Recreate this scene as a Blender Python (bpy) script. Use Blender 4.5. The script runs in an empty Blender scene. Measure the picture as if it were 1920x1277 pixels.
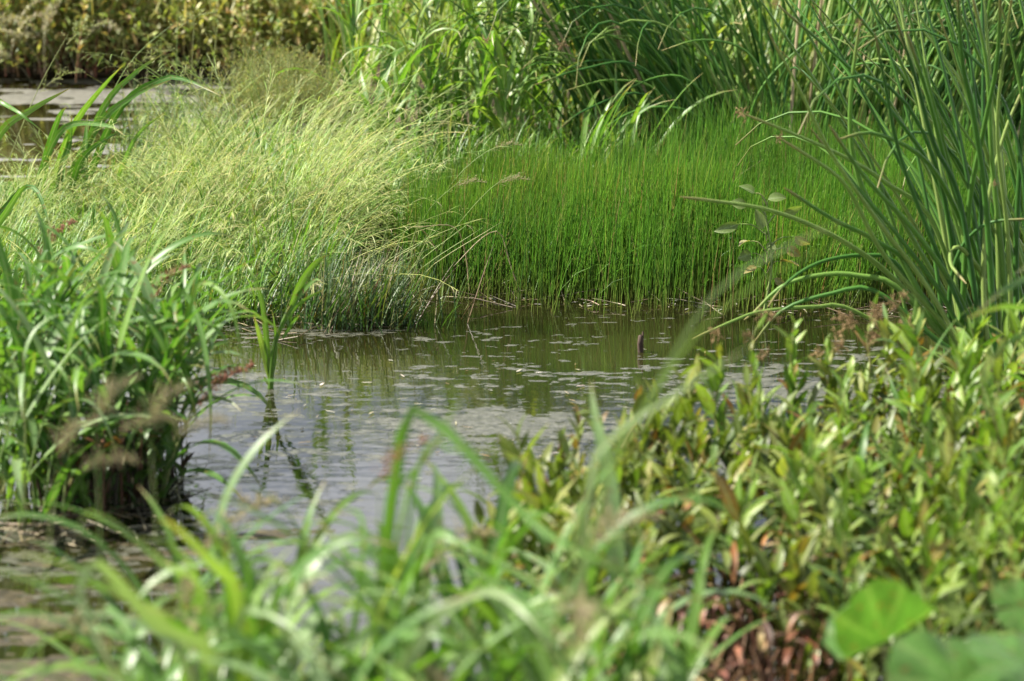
import bpy, math, random
import numpy as np
from mathutils import Vector, Quaternion

SC = bpy.context.scene
COL = SC.collection
RNG = np.random.default_rng(7)
random.seed(7)
PI = math.pi

# ------------------------------------------------------------------ camera
FPX = 4940.0                 # focal length in pixels of the 1920 px wide photograph
CAM_H = 1.5
PITCH = math.radians(13.1)
cam = bpy.data.cameras.new('camera')
cam.sensor_width = 36.0
cam.lens = 36.0 * FPX / 1920.0
cam.clip_start = 0.05
cam.clip_end = 2000.0
cam.dof.use_dof = True
cam.dof.focus_distance = 7.1
cam.dof.aperture_fstop = 3.5
cam.dof.aperture_blades = 7
camo = bpy.data.objects.new('camera', cam)
COL.objects.link(camo)
camo.location = (0, 0, CAM_H)
camo.rotation_euler = (PI / 2 - PITCH, 0, 0)
SC.camera = camo

# ------------------------------------------------------------------ sky and sun
SUN_AZ, SUN_EL = math.radians(-86), math.radians(51)    # azimuth from +Y towards +X
w = bpy.data.worlds.new('World')
SC.world = w
w.use_nodes = True
nt = w.node_tree
bgn = nt.nodes['Background']
sky = nt.nodes.new('ShaderNodeTexSky')
sky.sky_type = 'NISHITA'
sky.sun_disc = False
sky.sun_elevation = SUN_EL
sky.sun_rotation = SUN_AZ
sky.air_density = 1.0
sky.dust_density = 4.0
sky.ozone_density = 1.0
# thin broken white cloud over the whole sky
wtc = nt.nodes.new('ShaderNodeTexCoord')
wsep = nt.nodes.new('ShaderNodeSeparateXYZ')
nt.links.new(wtc.outputs['Generated'], wsep.inputs[0])
wz = nt.nodes.new('ShaderNodeMath'); wz.operation = 'MAXIMUM'; wz.inputs[1].default_value = 0.0
nt.links.new(wsep.outputs[2], wz.inputs[0])
wz2 = nt.nodes.new('ShaderNodeMath'); wz2.operation = 'ADD'; wz2.inputs[1].default_value = 0.18
nt.links.new(wz.outputs[0], wz2.inputs[0])
wdiv = nt.nodes.new('ShaderNodeVectorMath'); wdiv.operation = 'DIVIDE'
wcmb = nt.nodes.new('ShaderNodeCombineXYZ')
for k_ in range(3):
    nt.links.new(wz2.outputs[0], wcmb.inputs[k_])
nt.links.new(wtc.outputs['Generated'], wdiv.inputs[0]); nt.links.new(wcmb.outputs[0], wdiv.inputs[1])
wn = nt.nodes.new('ShaderNodeTexNoise'); wn.inputs['Scale'].default_value = 0.9; wn.inputs['Detail'].default_value = 7
wn.inputs['Roughness'].default_value = 0.55
nt.links.new(wdiv.outputs[0], wn.inputs['Vector'])
wr = nt.nodes.new('ShaderNodeMapRange'); wr.inputs['From Min'].default_value = 0.36; wr.inputs['From Max'].default_value = 0.62
wr.inputs['To Min'].default_value = 0.0; wr.inputs['To Max'].default_value = 0.95
# a broken cloud layer is seen more and more edge-on, so it closes up towards the horizon
wv1 = nt.nodes.new('ShaderNodeMath'); wv1.operation = 'SUBTRACT'; wv1.inputs[0].default_value = 1.0
nt.links.new(wz.outputs[0], wv1.inputs[1])
wv2 = nt.nodes.new('ShaderNodeMath'); wv2.operation = 'POWER'; wv2.inputs[1].default_value = 4.0
nt.links.new(wv1.outputs[0], wv2.inputs[0])
wv3 = nt.nodes.new('ShaderNodeMath'); wv3.operation = 'MULTIPLY_ADD'; wv3.inputs[1].default_value = 0.42
nt.links.new(wv2.outputs[0], wv3.inputs[0]); nt.links.new(wn.outputs[0], wv3.inputs[2])
wv4 = nt.nodes.new('ShaderNodeMath'); wv4.operation = 'SUBTRACT'; wv4.inputs[1].default_value = 0.20
nt.links.new(wv3.outputs[0], wv4.inputs[0])
nt.links.new(wv4.outputs[0], wr.inputs[0])
wmix = nt.nodes.new('ShaderNodeMix'); wmix.data_type = 'RGBA'
nt.links.new(wr.outputs[0], wmix.inputs['Factor']); nt.links.new(sky.outputs[0], wmix.inputs['A'])
wmix.inputs['B'].default_value = (23.0, 23.0, 23.3, 1)
nt.links.new(wmix.outputs['Result'], bgn.inputs[0])
bgn.inputs[1].default_value = 0.05
sl = bpy.data.lights.new('sun', 'SUN')
sl.energy = 5.0
sl.angle = math.radians(0.53)
sl.color = (1.0, 0.94, 0.84)
so = bpy.data.objects.new('sun', sl)
COL.objects.link(so)
sv = Vector((math.cos(SUN_EL) * math.sin(SUN_AZ), math.cos(SUN_EL) * math.cos(SUN_AZ), math.sin(SUN_EL)))
so.rotation_euler = sv.to_track_quat('Z', 'Y').to_euler()
so.location = sv * 30
SC.view_settings.view_transform = 'Standard'
SC.view_settings.look = 'None'
SC.view_settings.exposure = 1.42
SC.view_settings.gamma = 1.0
SC.view_settings.use_curve_mapping = False
SC.cycles.use_denoising = True
SC.cycles.denoiser = 'OPENIMAGEDENOISE'
SC.cycles.denoising_input_passes = 'RGB_ALBEDO_NORMAL'
SC.cycles.denoising_prefilter = 'ACCURATE'
SC.cycles.use_adaptive_sampling = False
SC.cycles.sample_clamp_indirect = 2.0
SC.cycles.sample_clamp_direct = 12.0
SC.cycles.caustics_reflective = False
SC.cycles.caustics_refractive = False
SC.cycles.max_bounces = 6
SC.cycles.transparent_max_bounces = 8

# ------------------------------------------------------------------ helpers: photo pixel -> place
CP, SP = math.cos(PITCH), math.sin(PITCH)


def ray(x, y):
    a = (x - 960.0) / FPX
    b = (638.5 - y) / FPX
    return np.array([a, CP + b * SP, -SP + b * CP])


def U(x, y, d):                      # the point seen at that pixel, d metres ahead
    r = ray(x, y)
    return np.array([0, 0, CAM_H]) + r * (d / r[1])


def G(x, y, z=0.0):                  # the same, on the ground or water
    r = ray(x, y)
    return np.array([0, 0, CAM_H]) + r * ((z - CAM_H) / r[2])


def in_poly(px, py, poly):
    inside = np.zeros(px.shape, bool)
    n = len(poly)
    for i in range(n):
        x1, y1 = poly[i]
        x2, y2 = poly[(i + 1) % n]
        c = ((y1 > py) != (y2 > py)) & (px < (x2 - x1) * (py - y1) / (y2 - y1 + 1e-12) + x1)
        inside ^= c
    return inside


def sample(poly, n):                 # n points inside a plan polygon (x, y in metres)
    poly = np.array(poly)
    lo, hi = poly.min(0), poly.max(0)
    out = np.zeros((0, 2))
    while len(out) < n:
        q = RNG.uniform(lo, hi, (max(64, n * 3), 2))
        out = np.vstack([out, q[in_poly(q[:, 0], q[:, 1], poly)]])
    return out[:n]


def gpoly(pts):                      # plan polygon from pixels on the water level
    return [tuple(G(x, y)[:2]) for x, y in pts]


# ------------------------------------------------------------------ helpers: meshes
def blade_arrays(P, W, S, fold=0.15):
    """P (N,n,3) centre lines, W (N,n) widths, S (N,n,3) side vectors -> V-folded strips"""
    N, n, _ = P.shape
    T = np.gradient(P, axis=1)
    T /= np.linalg.norm(T, axis=2, keepdims=True) + 1e-9
    S = S - T * (S * T).sum(2, keepdims=True)
    S /= np.linalg.norm(S, axis=2, keepdims=True) + 1e-9
    Nn = np.cross(T, S)
    hw = W[..., None] * 0.5
    f = np.asarray(fold)
    V = np.stack([P - S * hw + Nn * hw * f, P, P + S * hw + Nn * hw * f], axis=2)
    idx = np.arange(N * n * 3).reshape(N, n, 3)
    a, b = idx[:, :-1], idx[:, 1:]
    q = np.concatenate([np.stack([a[..., 0], a[..., 1], b[..., 1], b[..., 0]], -1).reshape(-1, 4),
                        np.stack([a[..., 1], a[..., 2], b[..., 2], b[..., 1]], -1).reshape(-1, 4)])
    uv = np.zeros((N, n, 3, 2))
    uv[..., 0] = np.array([0, 0.5, 1.0])
    uv[..., 1] = np.linspace(0, 1, n)[None, :, None]
    return V.reshape(-1, 3), q, uv.reshape(-1, 2)


def tube_arrays(P, R, k=4):
    N, n, _ = P.shape
    T = np.gradient(P, axis=1)
    T /= np.linalg.norm(T, axis=2, keepdims=True) + 1e-9
    ref = np.where(np.abs(T[..., 1:2]) > 0.9, np.array([1.0, 0, 0]), np.array([0, 1.0, 0]))
    A = np.cross(T, ref)
    A /= np.linalg.norm(A, axis=2, keepdims=True) + 1e-9
    B = np.cross(T, A)
    ang = np.arange(k) * 2 * PI / k
    V = P[:, :, None] + R[..., None, None] * (A[:, :, None] * np.cos(ang)[:, None] + B[:, :, None] * np.sin(ang)[:, None])
    idx = np.arange(N * n * k).reshape(N, n, k)
    a, b = idx[:, :-1], idx[:, 1:]
    q = np.stack([a, np.roll(a, -1, 2), np.roll(b, -1, 2), b], -1).reshape(-1, 4)
    uv = np.zeros((N, n, k, 2))
    uv[..., 0] = np.arange(k) / k
    uv[..., 1] = np.linspace(0, 1, n)[None, :, None]
    return V.reshape(-1, 3), q, uv.reshape(-1, 2)


def build_mesh(name, chunks, mat):
    """chunks: list of (verts, quads, uvs, colours per vertex or one colour, optional material index)"""
    vs, qs, us, cs, ms = [], [], [], [], []
    off = 0
    for ch in chunks:
        v, q, uv, c = ch[:4]
        vs.append(v); qs.append(q + off); us.append(uv)
        c = np.asarray(c, float)
        if c.ndim == 1:
            c = np.tile(c, (len(v), 1))
        cs.append(c)
        ms.append(np.full(len(q), ch[4] if len(ch) > 4 else 0))
        off += len(v)
    v, q, uv, c, mi = map(np.concatenate, (vs, qs, us, cs, ms))
    me = bpy.data.meshes.new(name)
    me.vertices.add(len(v)); me.vertices.foreach_set('co', v.astype(np.float32).ravel())
    me.loops.add(len(q) * 4); me.loops.foreach_set('vertex_index', q.astype(np.int32).ravel())
    me.polygons.add(len(q))
    me.polygons.foreach_set('loop_start', np.arange(0, len(q) * 4, 4, dtype=np.int32))
    me.polygons.foreach_set('loop_total', np.full(len(q), 4, np.int32))
    me.polygons.foreach_set('use_smooth', np.ones(len(q), bool))
    me.polygons.foreach_set('material_index', mi.astype(np.int32))
    me.update(calc_edges=True)
    ul = me.uv_layers.new(name='UVMap')
    ul.data.foreach_set('uv', uv[q.ravel()].astype(np.float32).ravel())
    ca = me.color_attributes.new('Col', 'FLOAT_COLOR', 'POINT')
    ca.data.foreach_set('color', np.hstack([c, np.ones((len(c), 1))]).astype(np.float32).ravel())
    for m in (mat if isinstance(mat, (list, tuple)) else [mat]):
        me.materials.append(m)
    return me


def rep(c, n):                       # one colour per blade -> per vertex
    return np.repeat(np.asarray(c), n, axis=0)


def arcs(base, az, tilt, bend, length, n, power=1.5, wob=0.0):
    """vectorised arching centre lines and side vectors"""
    N = len(base)
    t = np.linspace(0, 1, n)[None, :]
    th = tilt[:, None] + bend[:, None] * t ** power
    a = np.repeat(az[:, None], n, 1)
    if wob:
        a = a + RNG.normal(0, wob, (N, 1)) * t
    D = np.stack([np.sin(th) * np.cos(a), np.sin(th) * np.sin(a), np.cos(th)], -1)
    ds = (length / (n - 1))[:, None, None]
    P = np.concatenate([np.zeros((N, 1, 3)), np.cumsum((D[:, :-1] + D[:, 1:]) * 0.5 * ds, 1)], 1) + base[:, None, :]
    S = np.stack([-np.sin(a), np.cos(a), np.zeros_like(a)], -1)
    return P, S


def palette(cols, n, jit=0.18, weights=None):
    cols = np.array(cols, float)
    i = RNG.choice(len(cols), n, p=None if weights is None else np.array(weights) / np.sum(weights))
    return np.clip(cols[i] * RNG.normal(1, jit, (n, 1)) * RNG.normal(1, 0.06, (n, 3)), 0.004, 0.9)


def spline(pts, n):
    p = np.array(pts, float)
    if len(p) == 2:
        return p[0] + (p[1] - p[0]) * np.linspace(0, 1, n)[:, None]
    e = np.vstack([2 * p[0] - p[1], p, 2 * p[-1] - p[-2]])
    dense = []
    for i in range(len(p) - 1):
        a, b, c, d = e[i:i + 4]
        for t in np.linspace(0, 1, 12, endpoint=False):
            dense.append(0.5 * (2 * b + (c - a) * t + (2 * a - 5 * b + 4 * c - d) * t * t + (3 * b - a - 3 * c + d) * t ** 3))
    dense.append(p[-1])
    dense = np.array(dense)
    s = np.r_[0, np.cumsum(np.linalg.norm(np.diff(dense, axis=0), axis=1))]
    q = np.linspace(0, s[-1], n)
    return np.stack([np.interp(q, s, dense[:, k]) for k in range(3)], 1)


# ------------------------------------------------------------------ helpers: objects
def link(name, me, parent=None, loc=(0, 0, 0), rot=(0, 0, 0), scale=(1, 1, 1)):
    o = bpy.data.objects.new(name, me)
    COL.objects.link(o)
    o.location = loc
    o.rotation_euler = rot
    o.scale = scale
    if parent is not None:
        o.parent = parent
    return o


def thing(name, label, cat, loc, group=None):
    o = bpy.data.objects.new(name, None)
    COL.objects.link(o)
    o.location = loc
    o.empty_display_size = 0.05
    o['label'] = label
    o['category'] = cat
    o['kind'] = 'thing'
    if group:
        o['group'] = group
    return o


def stuff(o, label, cat):
    o['label'] = label
    o['category'] = cat
    o['kind'] = 'stuff'
    return o


# ------------------------------------------------------------------ materials
def nodes_of(m):
    m.use_nodes = True
    nt = m.node_tree
    nt.nodes.clear()
    return nt, nt.nodes, nt.links


def plant_mat(name, ramp=None, rough=0.42, trans=0.35, midrib=0.0, tip=0.0, streak=0.35, spec=0.5, ttint=(1.2, 1.35, 0.4), spots=0.0):
    """Leaf or stem: own colour (mesh attribute, or a choice by object), fine streaks along it, midrib, dry tip, light shining through."""
    m = bpy.data.materials.new(name)
    nt, N, L = nodes_of(m)
    out = N.new('ShaderNodeOutputMaterial')
    if ramp is None:
        a = N.new('ShaderNodeAttribute'); a.attribute_name = 'Col'
        colour = a.outputs['Color']
        info = None
    else:
        info = N.new('ShaderNodeObjectInfo')
        r = N.new('ShaderNodeValToRGB')
        r.color_ramp.interpolation = 'LINEAR'
        el = r.color_ramp.elements
        el[0].position, el[0].color = ramp[0][0], (*ramp[0][1], 1)
        el[1].position, el[1].color = ramp[-1][0], (*ramp[-1][1], 1)
        for p, c in ramp[1:-1]:
            e = el.new(p); e.color = (*c, 1)
        L.new(info.outputs['Random'], r.inputs[0])
        colour = r.outputs[0]
    uv = N.new('ShaderNodeUVMap'); uv.uv_map = 'UVMap'
    mp = N.new('ShaderNodeMapping'); mp.inputs['Scale'].default_value = (9, 1.6, 1)
    L.new(uv.outputs[0], mp.inputs[0])
    tc = N.new('ShaderNodeTexCoord')
    add = N.new('ShaderNodeVectorMath'); add.operation = 'ADD'
    sc = N.new('ShaderNodeVectorMath'); sc.operation = 'SCALE'; sc.inputs['Scale'].default_value = 14.0
    L.new(tc.outputs['Object'], sc.inputs[0])
    L.new(mp.outputs[0], add.inputs[0]); L.new(sc.outputs[0], add.inputs[1])
    nz = N.new('ShaderNodeTexNoise'); nz.inputs['Scale'].default_value = 1.0; nz.inputs['Detail'].default_value = 2.0
    L.new(add.outputs[0], nz.inputs['Vector'])
    mr = N.new('ShaderNodeMapRange')
    mr.inputs['From Min'].default_value = 0.3; mr.inputs['From Max'].default_value = 0.7
    mr.inputs['To Min'].default_value = 1 - streak; mr.inputs['To Max'].default_value = 1 + streak
    L.new(nz.outputs[0], mr.inputs[0])
    mul = N.new('ShaderNodeVectorMath'); mul.operation = 'SCALE'
    L.new(colour, mul.inputs[0]); L.new(mr.outputs[0], mul.inputs['Scale'])
    colour = mul.outputs[0]
    sep = N.new('ShaderNodeSeparateXYZ'); L.new(uv.outputs[0], sep.inputs[0])
    if midrib:
        d = N.new('ShaderNodeMath'); d.operation = 'SUBTRACT'; d.inputs[1].default_value = 0.5
        L.new(sep.outputs[0], d.inputs[0])
        ab = N.new('ShaderNodeMath'); ab.operation = 'ABSOLUTE'; L.new(d.outputs[0], ab.inputs[0])
        mm = N.new('ShaderNodeMapRange'); mm.inputs['From Min'].default_value = 0.03; mm.inputs['From Max'].default_value = 0.12
        mm.inputs['To Min'].default_value = midrib; mm.inputs['To Max'].default_value = 0.0
        L.new(ab.outputs[0], mm.inputs[0])
        mx = N.new('ShaderNodeMix'); mx.data_type = 'RGBA'
        L.new(mm.outputs[0], mx.inputs['Factor']); L.new(colour, mx.inputs['A'])
        mx.inputs['B'].default_value = (0.30, 0.38, 0.20, 1)
        colour = mx.outputs['Result']
    if tip:
        tt = N.new('ShaderNodeMath'); tt.operation = 'MULTIPLY_ADD'
        L.new(nz.outputs[0], tt.inputs[0]); tt.inputs[1].default_value = 0.35
        L.new(sep.outputs[1], tt.inputs[2])
        tm = N.new('ShaderNodeMapRange'); tm.inputs['From Min'].default_value = 1.10 - 0.15 * tip; tm.inputs['From Max'].default_value = 1.22 - 0.15 * tip
        tm.inputs['To Max'].default_value = 0.85
        L.new(tt.outputs[0], tm.inputs[0])
        mx = N.new('ShaderNodeMix'); mx.data_type = 'RGBA'
        L.new(tm.outputs[0], mx.inputs['Factor']); L.new(colour, mx.inputs['A'])
        mx.inputs['B'].default_value = (0.30, 0.22, 0.10, 1)
        colour = mx.outputs['Result']
    if spots:
        ob = N.new('ShaderNodeTexNoise'); ob.inputs['Scale'].default_value = spots; ob.inputs['Detail'].default_value = 3
        gm = N.new('ShaderNodeNewGeometry')
        L.new(gm.outputs['Position'], ob.inputs['Vector'])
        sm_ = N.new('ShaderNodeMapRange'); sm_.inputs['From Min'].default_value = 0.62; sm_.inputs['From Max'].default_value = 0.70
        sm_.inputs['To Max'].default_value = 0.8
        L.new(ob.outputs[0], sm_.inputs[0])
        mx = N.new('ShaderNodeMix'); mx.data_type = 'RGBA'
        L.new(sm_.outputs[0], mx.inputs['Factor']); L.new(colour, mx.inputs['A'])
        mx.inputs['B'].default_value = (0.16, 0.10, 0.035, 1)
        colour = mx.outputs['Result']
    pb = N.new('ShaderNodeBsdfPrincipled')
    pb.inputs['Roughness'].default_value = rough
    pb.inputs['Specular IOR Level'].default_value = spec
    L.new(colour, pb.inputs['Base Color'])
    if trans > 0:
        tr = N.new('ShaderNodeBsdfTranslucent')
        tmul = N.new('ShaderNodeVectorMath'); tmul.operation = 'MULTIPLY'
        tmul.inputs[1].default_value = ttint
        L.new(colour, tmul.inputs[0]); L.new(tmul.outputs[0], tr.inputs[0])
        ms = N.new('ShaderNodeMixShader'); ms.inputs[0].default_value = trans
        L.new(pb.outputs[0], ms.inputs[1]); L.new(tr.outputs[0], ms.inputs[2])
        L.new(ms.outputs[0], out.inputs[0])
    else:
        L.new(pb.outputs[0], out.inputs[0])
    return m


def ground_mat(name, c1, c2, scale, rough=0.9, bump=0.4, spec=0.3):
    m = bpy.data.materials.new(name)
    nt, N, L = nodes_of(m)
    out = N.new('ShaderNodeOutputMaterial')
    pb = N.new('ShaderNodeBsdfPrincipled'); pb.inputs['Roughness'].default_value = rough
    pb.inputs['Specular IOR Level'].default_value = spec
    tc = N.new('ShaderNodeTexCoord')
    nz = N.new('ShaderNodeTexNoise'); nz.inputs['Scale'].default_value = scale; nz.inputs['Detail'].default_value = 8
    nz.inputs['Roughness'].default_value = 0.65
    L.new(tc.outputs['Object'], nz.inputs['Vector'])
    r = N.new('ShaderNodeValToRGB'); r.color_ramp.elements[0].position = 0.35; r.color_ramp.elements[1].position = 0.65
    r.color_ramp.elements[0].color = (*c1, 1); r.color_ramp.elements[1].color = (*c2, 1)
    L.new(nz.outputs[0], r.inputs[0]); L.new(r.outputs[0], pb.inputs['Base Color'])
    b = N.new('ShaderNodeBump'); b.inputs['Strength'].default_value = bump; b.inputs['Distance'].default_value = 0.01
    n2 = N.new('ShaderNodeTexNoise'); n2.inputs['Scale'].default_value = scale * 8; n2.inputs['Detail'].default_value = 4
    L.new(tc.outputs['Object'], n2.inputs['Vector'])
    L.new(n2.outputs[0], b.inputs['Height']); L.new(b.outputs[0], pb.inputs['Normal'])
    L.new(pb.outputs[0], out.inputs[0])
    return m


def water_mat():
    m = bpy.data.materials.new('pond_water')
    nt, N, L = nodes_of(m)
    out = N.new('ShaderNodeOutputMaterial')
    pb = N.new('ShaderNodeBsdfPrincipled')
    pb.inputs['Roughness'].default_value = 0.006
    pb.inputs['IOR'].default_value = 1.68
    tc = N.new('ShaderNodeTexCoord')
    nz = N.new('ShaderNodeTexNoise'); nz.inputs['Scale'].default_value = 2.2; nz.inputs['Detail'].default_value = 5
    L.new(tc.outputs['Object'], nz.inputs['Vector'])
    r = N.new('ShaderNodeValToRGB'); r.color_ramp.elements[0].position = 0.35; r.color_ramp.elements[1].position = 0.7
    r.color_ramp.elements[0].color = (0.006, 0.006, 0.0015, 1); r.color_ramp.elements[1].color = (0.024, 0.024, 0.007, 1)
    L.new(nz.outputs[0], r.inputs[0]); L.new(r.outputs[0], pb.inputs['Base Color'])
    mp = N.new('ShaderNodeMapping'); mp.inputs['Scale'].default_value = (9, 26, 1)
    L.new(tc.outputs['Object'], mp.inputs[0])
    n1 = N.new('ShaderNodeTexNoise'); n1.inputs['Scale'].default_value = 1.0; n1.inputs['Detail'].default_value = 3
    L.new(mp.outputs[0], n1.inputs['Vector'])
    b = N.new('ShaderNodeBump'); b.inputs['Strength'].default_value = 0.05; b.inputs['Distance'].default_value = 0.012
    L.new(n1.outputs[0], b.inputs['Height']); L.new(b.outputs[0], pb.inputs['Normal'])
    L.new(pb.outputs[0], out.inputs[0])
    return m


M_mud = ground_mat('marsh_mud', (0.028, 0.020, 0.012), (0.075, 0.055, 0.032), 6.0)
M_water = water_mat()
M_scum = ground_mat('scum_film', (0.03, 0.032, 0.02), (0.12, 0.12, 0.095), 45.0, rough=0.25, bump=0.2, spec=0.7)
M_scum_back = ground_mat('back_scum_film', (0.10, 0.10, 0.085), (0.26, 0.255, 0.22), 30.0, rough=0.3, bump=0.2, spec=0.6)
M_algae = ground_mat('algae_mat', (0.016, 0.013, 0.005), (0.085, 0.068, 0.028), 30.0, rough=0.5, bump=0.6, spec=0.4)
M_leaf = plant_mat('grass_leaf', [(0, (0.055, 0.14, 0.028)), (0.35, (0.075, 0.18, 0.025)), (0.7, (0.10, 0.21, 0.05)), (1, (0.14, 0.25, 0.045))], rough=0.40, spec=0.32, trans=0.38, midrib=0.45, tip=0.5, streak=0.22, spots=70.0)
M_leaf2 = plant_mat('light_grass_leaf', [(0, (0.08, 0.185, 0.028)), (0.4, (0.12, 0.24, 0.032)), (0.8, (0.17, 0.28, 0.055)), (1, (0.25, 0.29, 0.09))], rough=0.40, trans=0.42, midrib=0.4, tip=0.6, streak=0.25, spots=70.0)
M_wax = plant_mat('waxy_grass_leaf', [(0, (0.10, 0.185, 0.06)), (0.5, (0.14, 0.235, 0.08)), (1, (0.19, 0.28, 0.12))], rough=0.46, trans=0.34, midrib=0.35, tip=0.3, streak=0.22, spec=0.7, spots=70.0)
M_paleblade = plant_mat('pale_grass_leaf', [(0, (0.18, 0.27, 0.11)), (1, (0.25, 0.33, 0.16))], rough=0.46, trans=0.38, midrib=0.2, tip=0.2, streak=0.2, spec=0.7)
M_culm = plant_mat('grass_culm', [(0, (0.14, 0.22, 0.06)), (0.6, (0.20, 0.27, 0.08)), (1, (0.27, 0.27, 0.11))], rough=0.45, trans=0.12, streak=0.25)
M_attr = plant_mat('mixed_plant_fibre', rough=0.45, trans=0.33, streak=0.25)
M_attr_stem = plant_mat('rush_stem', rough=0.36, trans=0.4, streak=0.2, ttint=(1.1, 1.2, 0.6))
M_bul = plant_mat('bulrush_stem', [(0, (0.04, 0.125, 0.026)), (0.35, (0.07, 0.19, 0.03)), (0.7, (0.13, 0.26, 0.045)), (1, (0.24, 0.33, 0.09))], rough=0.42, spec=0.3, trans=0.3, tip=0.25, streak=0.2)
M_spikelet = plant_mat('rusty_spikelet', [(0, (0.15, 0.09, 0.035)), (1, (0.28, 0.19, 0.08))], rough=0.7, trans=0.2, streak=0.4)
M_panicle = plant_mat('seed_head', rough=0.6, trans=0.3, streak=0.35)
M_weed = plant_mat('smartweed_leaf', [(0, (0.07, 0.145, 0.022)), (0.25, (0.11, 0.205, 0.028)), (0.6, (0.17, 0.28, 0.04)), (0.9, (0.26, 0.34, 0.08)), (0.95, (0.20, 0.17, 0.03)), (1, (0.24, 0.12, 0.04))], rough=0.42, trans=0.36, midrib=0.45, tip=0.1, streak=0.28, spec=0.35, spots=70.0)
M_weed_olive = plant_mat('olive_smartweed_leaf', [(0, (0.055, 0.085, 0.015)), (0.3, (0.105, 0.15, 0.022)), (0.65, (0.17, 0.22, 0.035)), (0.9, (0.27, 0.285, 0.08)), (0.96, (0.18, 0.11, 0.03)), (1, (0.14, 0.06, 0.025))], rough=0.42, trans=0.36, midrib=0.4, tip=0.3, streak=0.3, spec=0.35, spots=70.0)
M_weedstem = plant_mat('smartweed_stem', rough=0.5, trans=0.05, streak=0.3)
M_big = plant_mat('broad_leaf', rough=0.40, trans=0.5, streak=0.2, spec=0.4, spots=90.0)
M_pale = plant_mat('pale_vine_leaf', [(0, (0.11, 0.17, 0.045)), (0.4, (0.17, 0.23, 0.07)), (0.8, (0.30, 0.33, 0.19)), (1, (0.28, 0.21, 0.06))], rough=0.45, trans=0.35, midrib=0.4, streak=0.2)
M_stub = plant_mat('dead_stalk', [(0, (0.05, 0.03, 0.02)), (1, (0.07, 0.045, 0.03))], rough=0.8, trans=0, streak=0.4)
M_straw = plant_mat('dry_straw', [(0, (0.36, 0.29, 0.16)), (1, (0.48, 0.40, 0.25))], rough=0.55, trans=0.25, streak=0.25)


# ------------------------------------------------------------------ value noise on a grid, for sheets
def vnoise(x, y, seed):
    r = np.random.default_rng(seed)
    T = r.random((64, 64))
    xi, yi = np.floor(x).astype(int), np.floor(y).astype(int)
    fx, fy = x - xi, y - yi
    fx, fy = fx * fx * (3 - 2 * fx), fy * fy * (3 - 2 * fy)
    g = lambda i, j: T[i % 64, j % 64]
    return (g(xi, yi) * (1 - fx) + g(xi + 1, yi) * fx) * (1 - fy) + (g(xi, yi + 1) * (1 - fx) + g(xi + 1, yi + 1) * fx) * fy


def fbm(x, y, seed, octv=5, gain=0.55):
    s, a, t = 0, 1.0, 0
    for k in range(octv):
        s = s + a * vnoise(x * 2 ** k + 7.3 * k, y * 2 ** k + 3.1 * k, seed + k)
        t += a
        a *= gain
    return s / t


def sheet(name, xs, ys, zfun, mat):
    X, Y = np.meshgrid(xs, ys)
    Z = zfun(X, Y)
    V = np.stack([X, Y, Z], -1).reshape(-1, 3)
    ny, nx = X.shape
    i = np.arange(nx * ny).reshape(ny, nx)
    q = np.stack([i[:-1, :-1], i[:-1, 1:], i[1:, 1:], i[1:, :-1]], -1).reshape(-1, 4)
    uv = V[:, :2].copy()
    return build_mesh(name, [(V, q, uv, (0.1, 0.1, 0.1))], mat)


# ------------------------------------------------------------------ ground and water
def bank(X, Y):
    z = np.full(X.shape, -0.22)
    # far bank on the left beyond the back water, nearer bank on the right behind the rushes
    edge = np.where(X < -0.9, 11.35, np.where(X < -0.2, 11.35 - (X + 0.9) / 0.7 * 2.4, 8.95)) + 0.25 * (vnoise(X * 1.3, X * 0 + 2, 5) - 0.5)
    edge = np.where(X < -2.2, 11.35, edge)
    rise = np.clip((Y - edge) / 0.5, 0, 1)
    z = z + rise * 0.30 + np.clip(Y - edge - 0.5, 0, 60) * 0.004
    near = np.clip((3.15 - Y) / 0.7, 0, 1)
    z = z + near * 0.30
    return z + 0.03 * (fbm(X * 2, Y * 2, 11) - 0.5)


gx = np.r_[-400, -200, -100, -50, -25, -12, np.linspace(-8, 8, 90), 12, 25, 50, 100, 200, 400]
gy = np.r_[-400, -100, -25, -8, np.linspace(-3, 18, 110), 24, 40, 80, 160, 320, 600]
g = link('ground', sheet('ground', gx, gy, bank, M_mud))
g['kind'] = 'structure'; g['label'] = 'dark muddy marsh ground under the plants and banks'
wv = sheet('water', np.linspace(-14, 14, 3), np.linspace(1.5, 16, 3), lambda X, Y: X * 0, M_water)
wo = link('water', wv)
wo['kind'] = 'structure'; wo['label'] = 'still murky pond water reflecting sky and rushes'


def scum_z(X, Y):
    n = fbm(X * 1.6, Y * 3.2, 21, 3, 0.5)
    n2 = fbm(X * 18, Y * 40, 31, 4, 0.8)
    dens = 0.632 + 0.085 * np.clip((Y - 6.1) / 0.6, -0.5, 1.6) + 0.05 * np.clip((5.0 - Y) / 0.4, -0.3, 1)
    return 0.012 * (0.42 * n + 0.58 * n2 - dens + 0.03)


o = link('pond_scum', sheet('pond_scum', np.linspace(-1.9, 1.6, 560), np.linspace(4.4, 7.6, 760), lambda X, Y: np.clip(scum_z(X, Y), -0.004, 0.0015), M_scum))
stuff(o, 'pale grey streaks of scum film floating on the open water', 'scum')
o = link('back_water_scum', sheet('back_water_scum', np.linspace(-3.2, -0.8, 200), np.linspace(8.2, 11.5, 260),
         lambda X, Y: np.clip(0.012 * (0.5 * fbm(X * 1.5, Y * 2.4, 77, 3) + 0.5 * fbm(X * 6, Y * 14, 79, 3) - 0.50 - 0.12 * np.clip((10.2 - Y) / 0.6, -0.6, 0.8)), -0.004, 0.0015), M_scum_back))
stuff(o, 'grey scum film on the back water below the far bank', 'scum')


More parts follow.
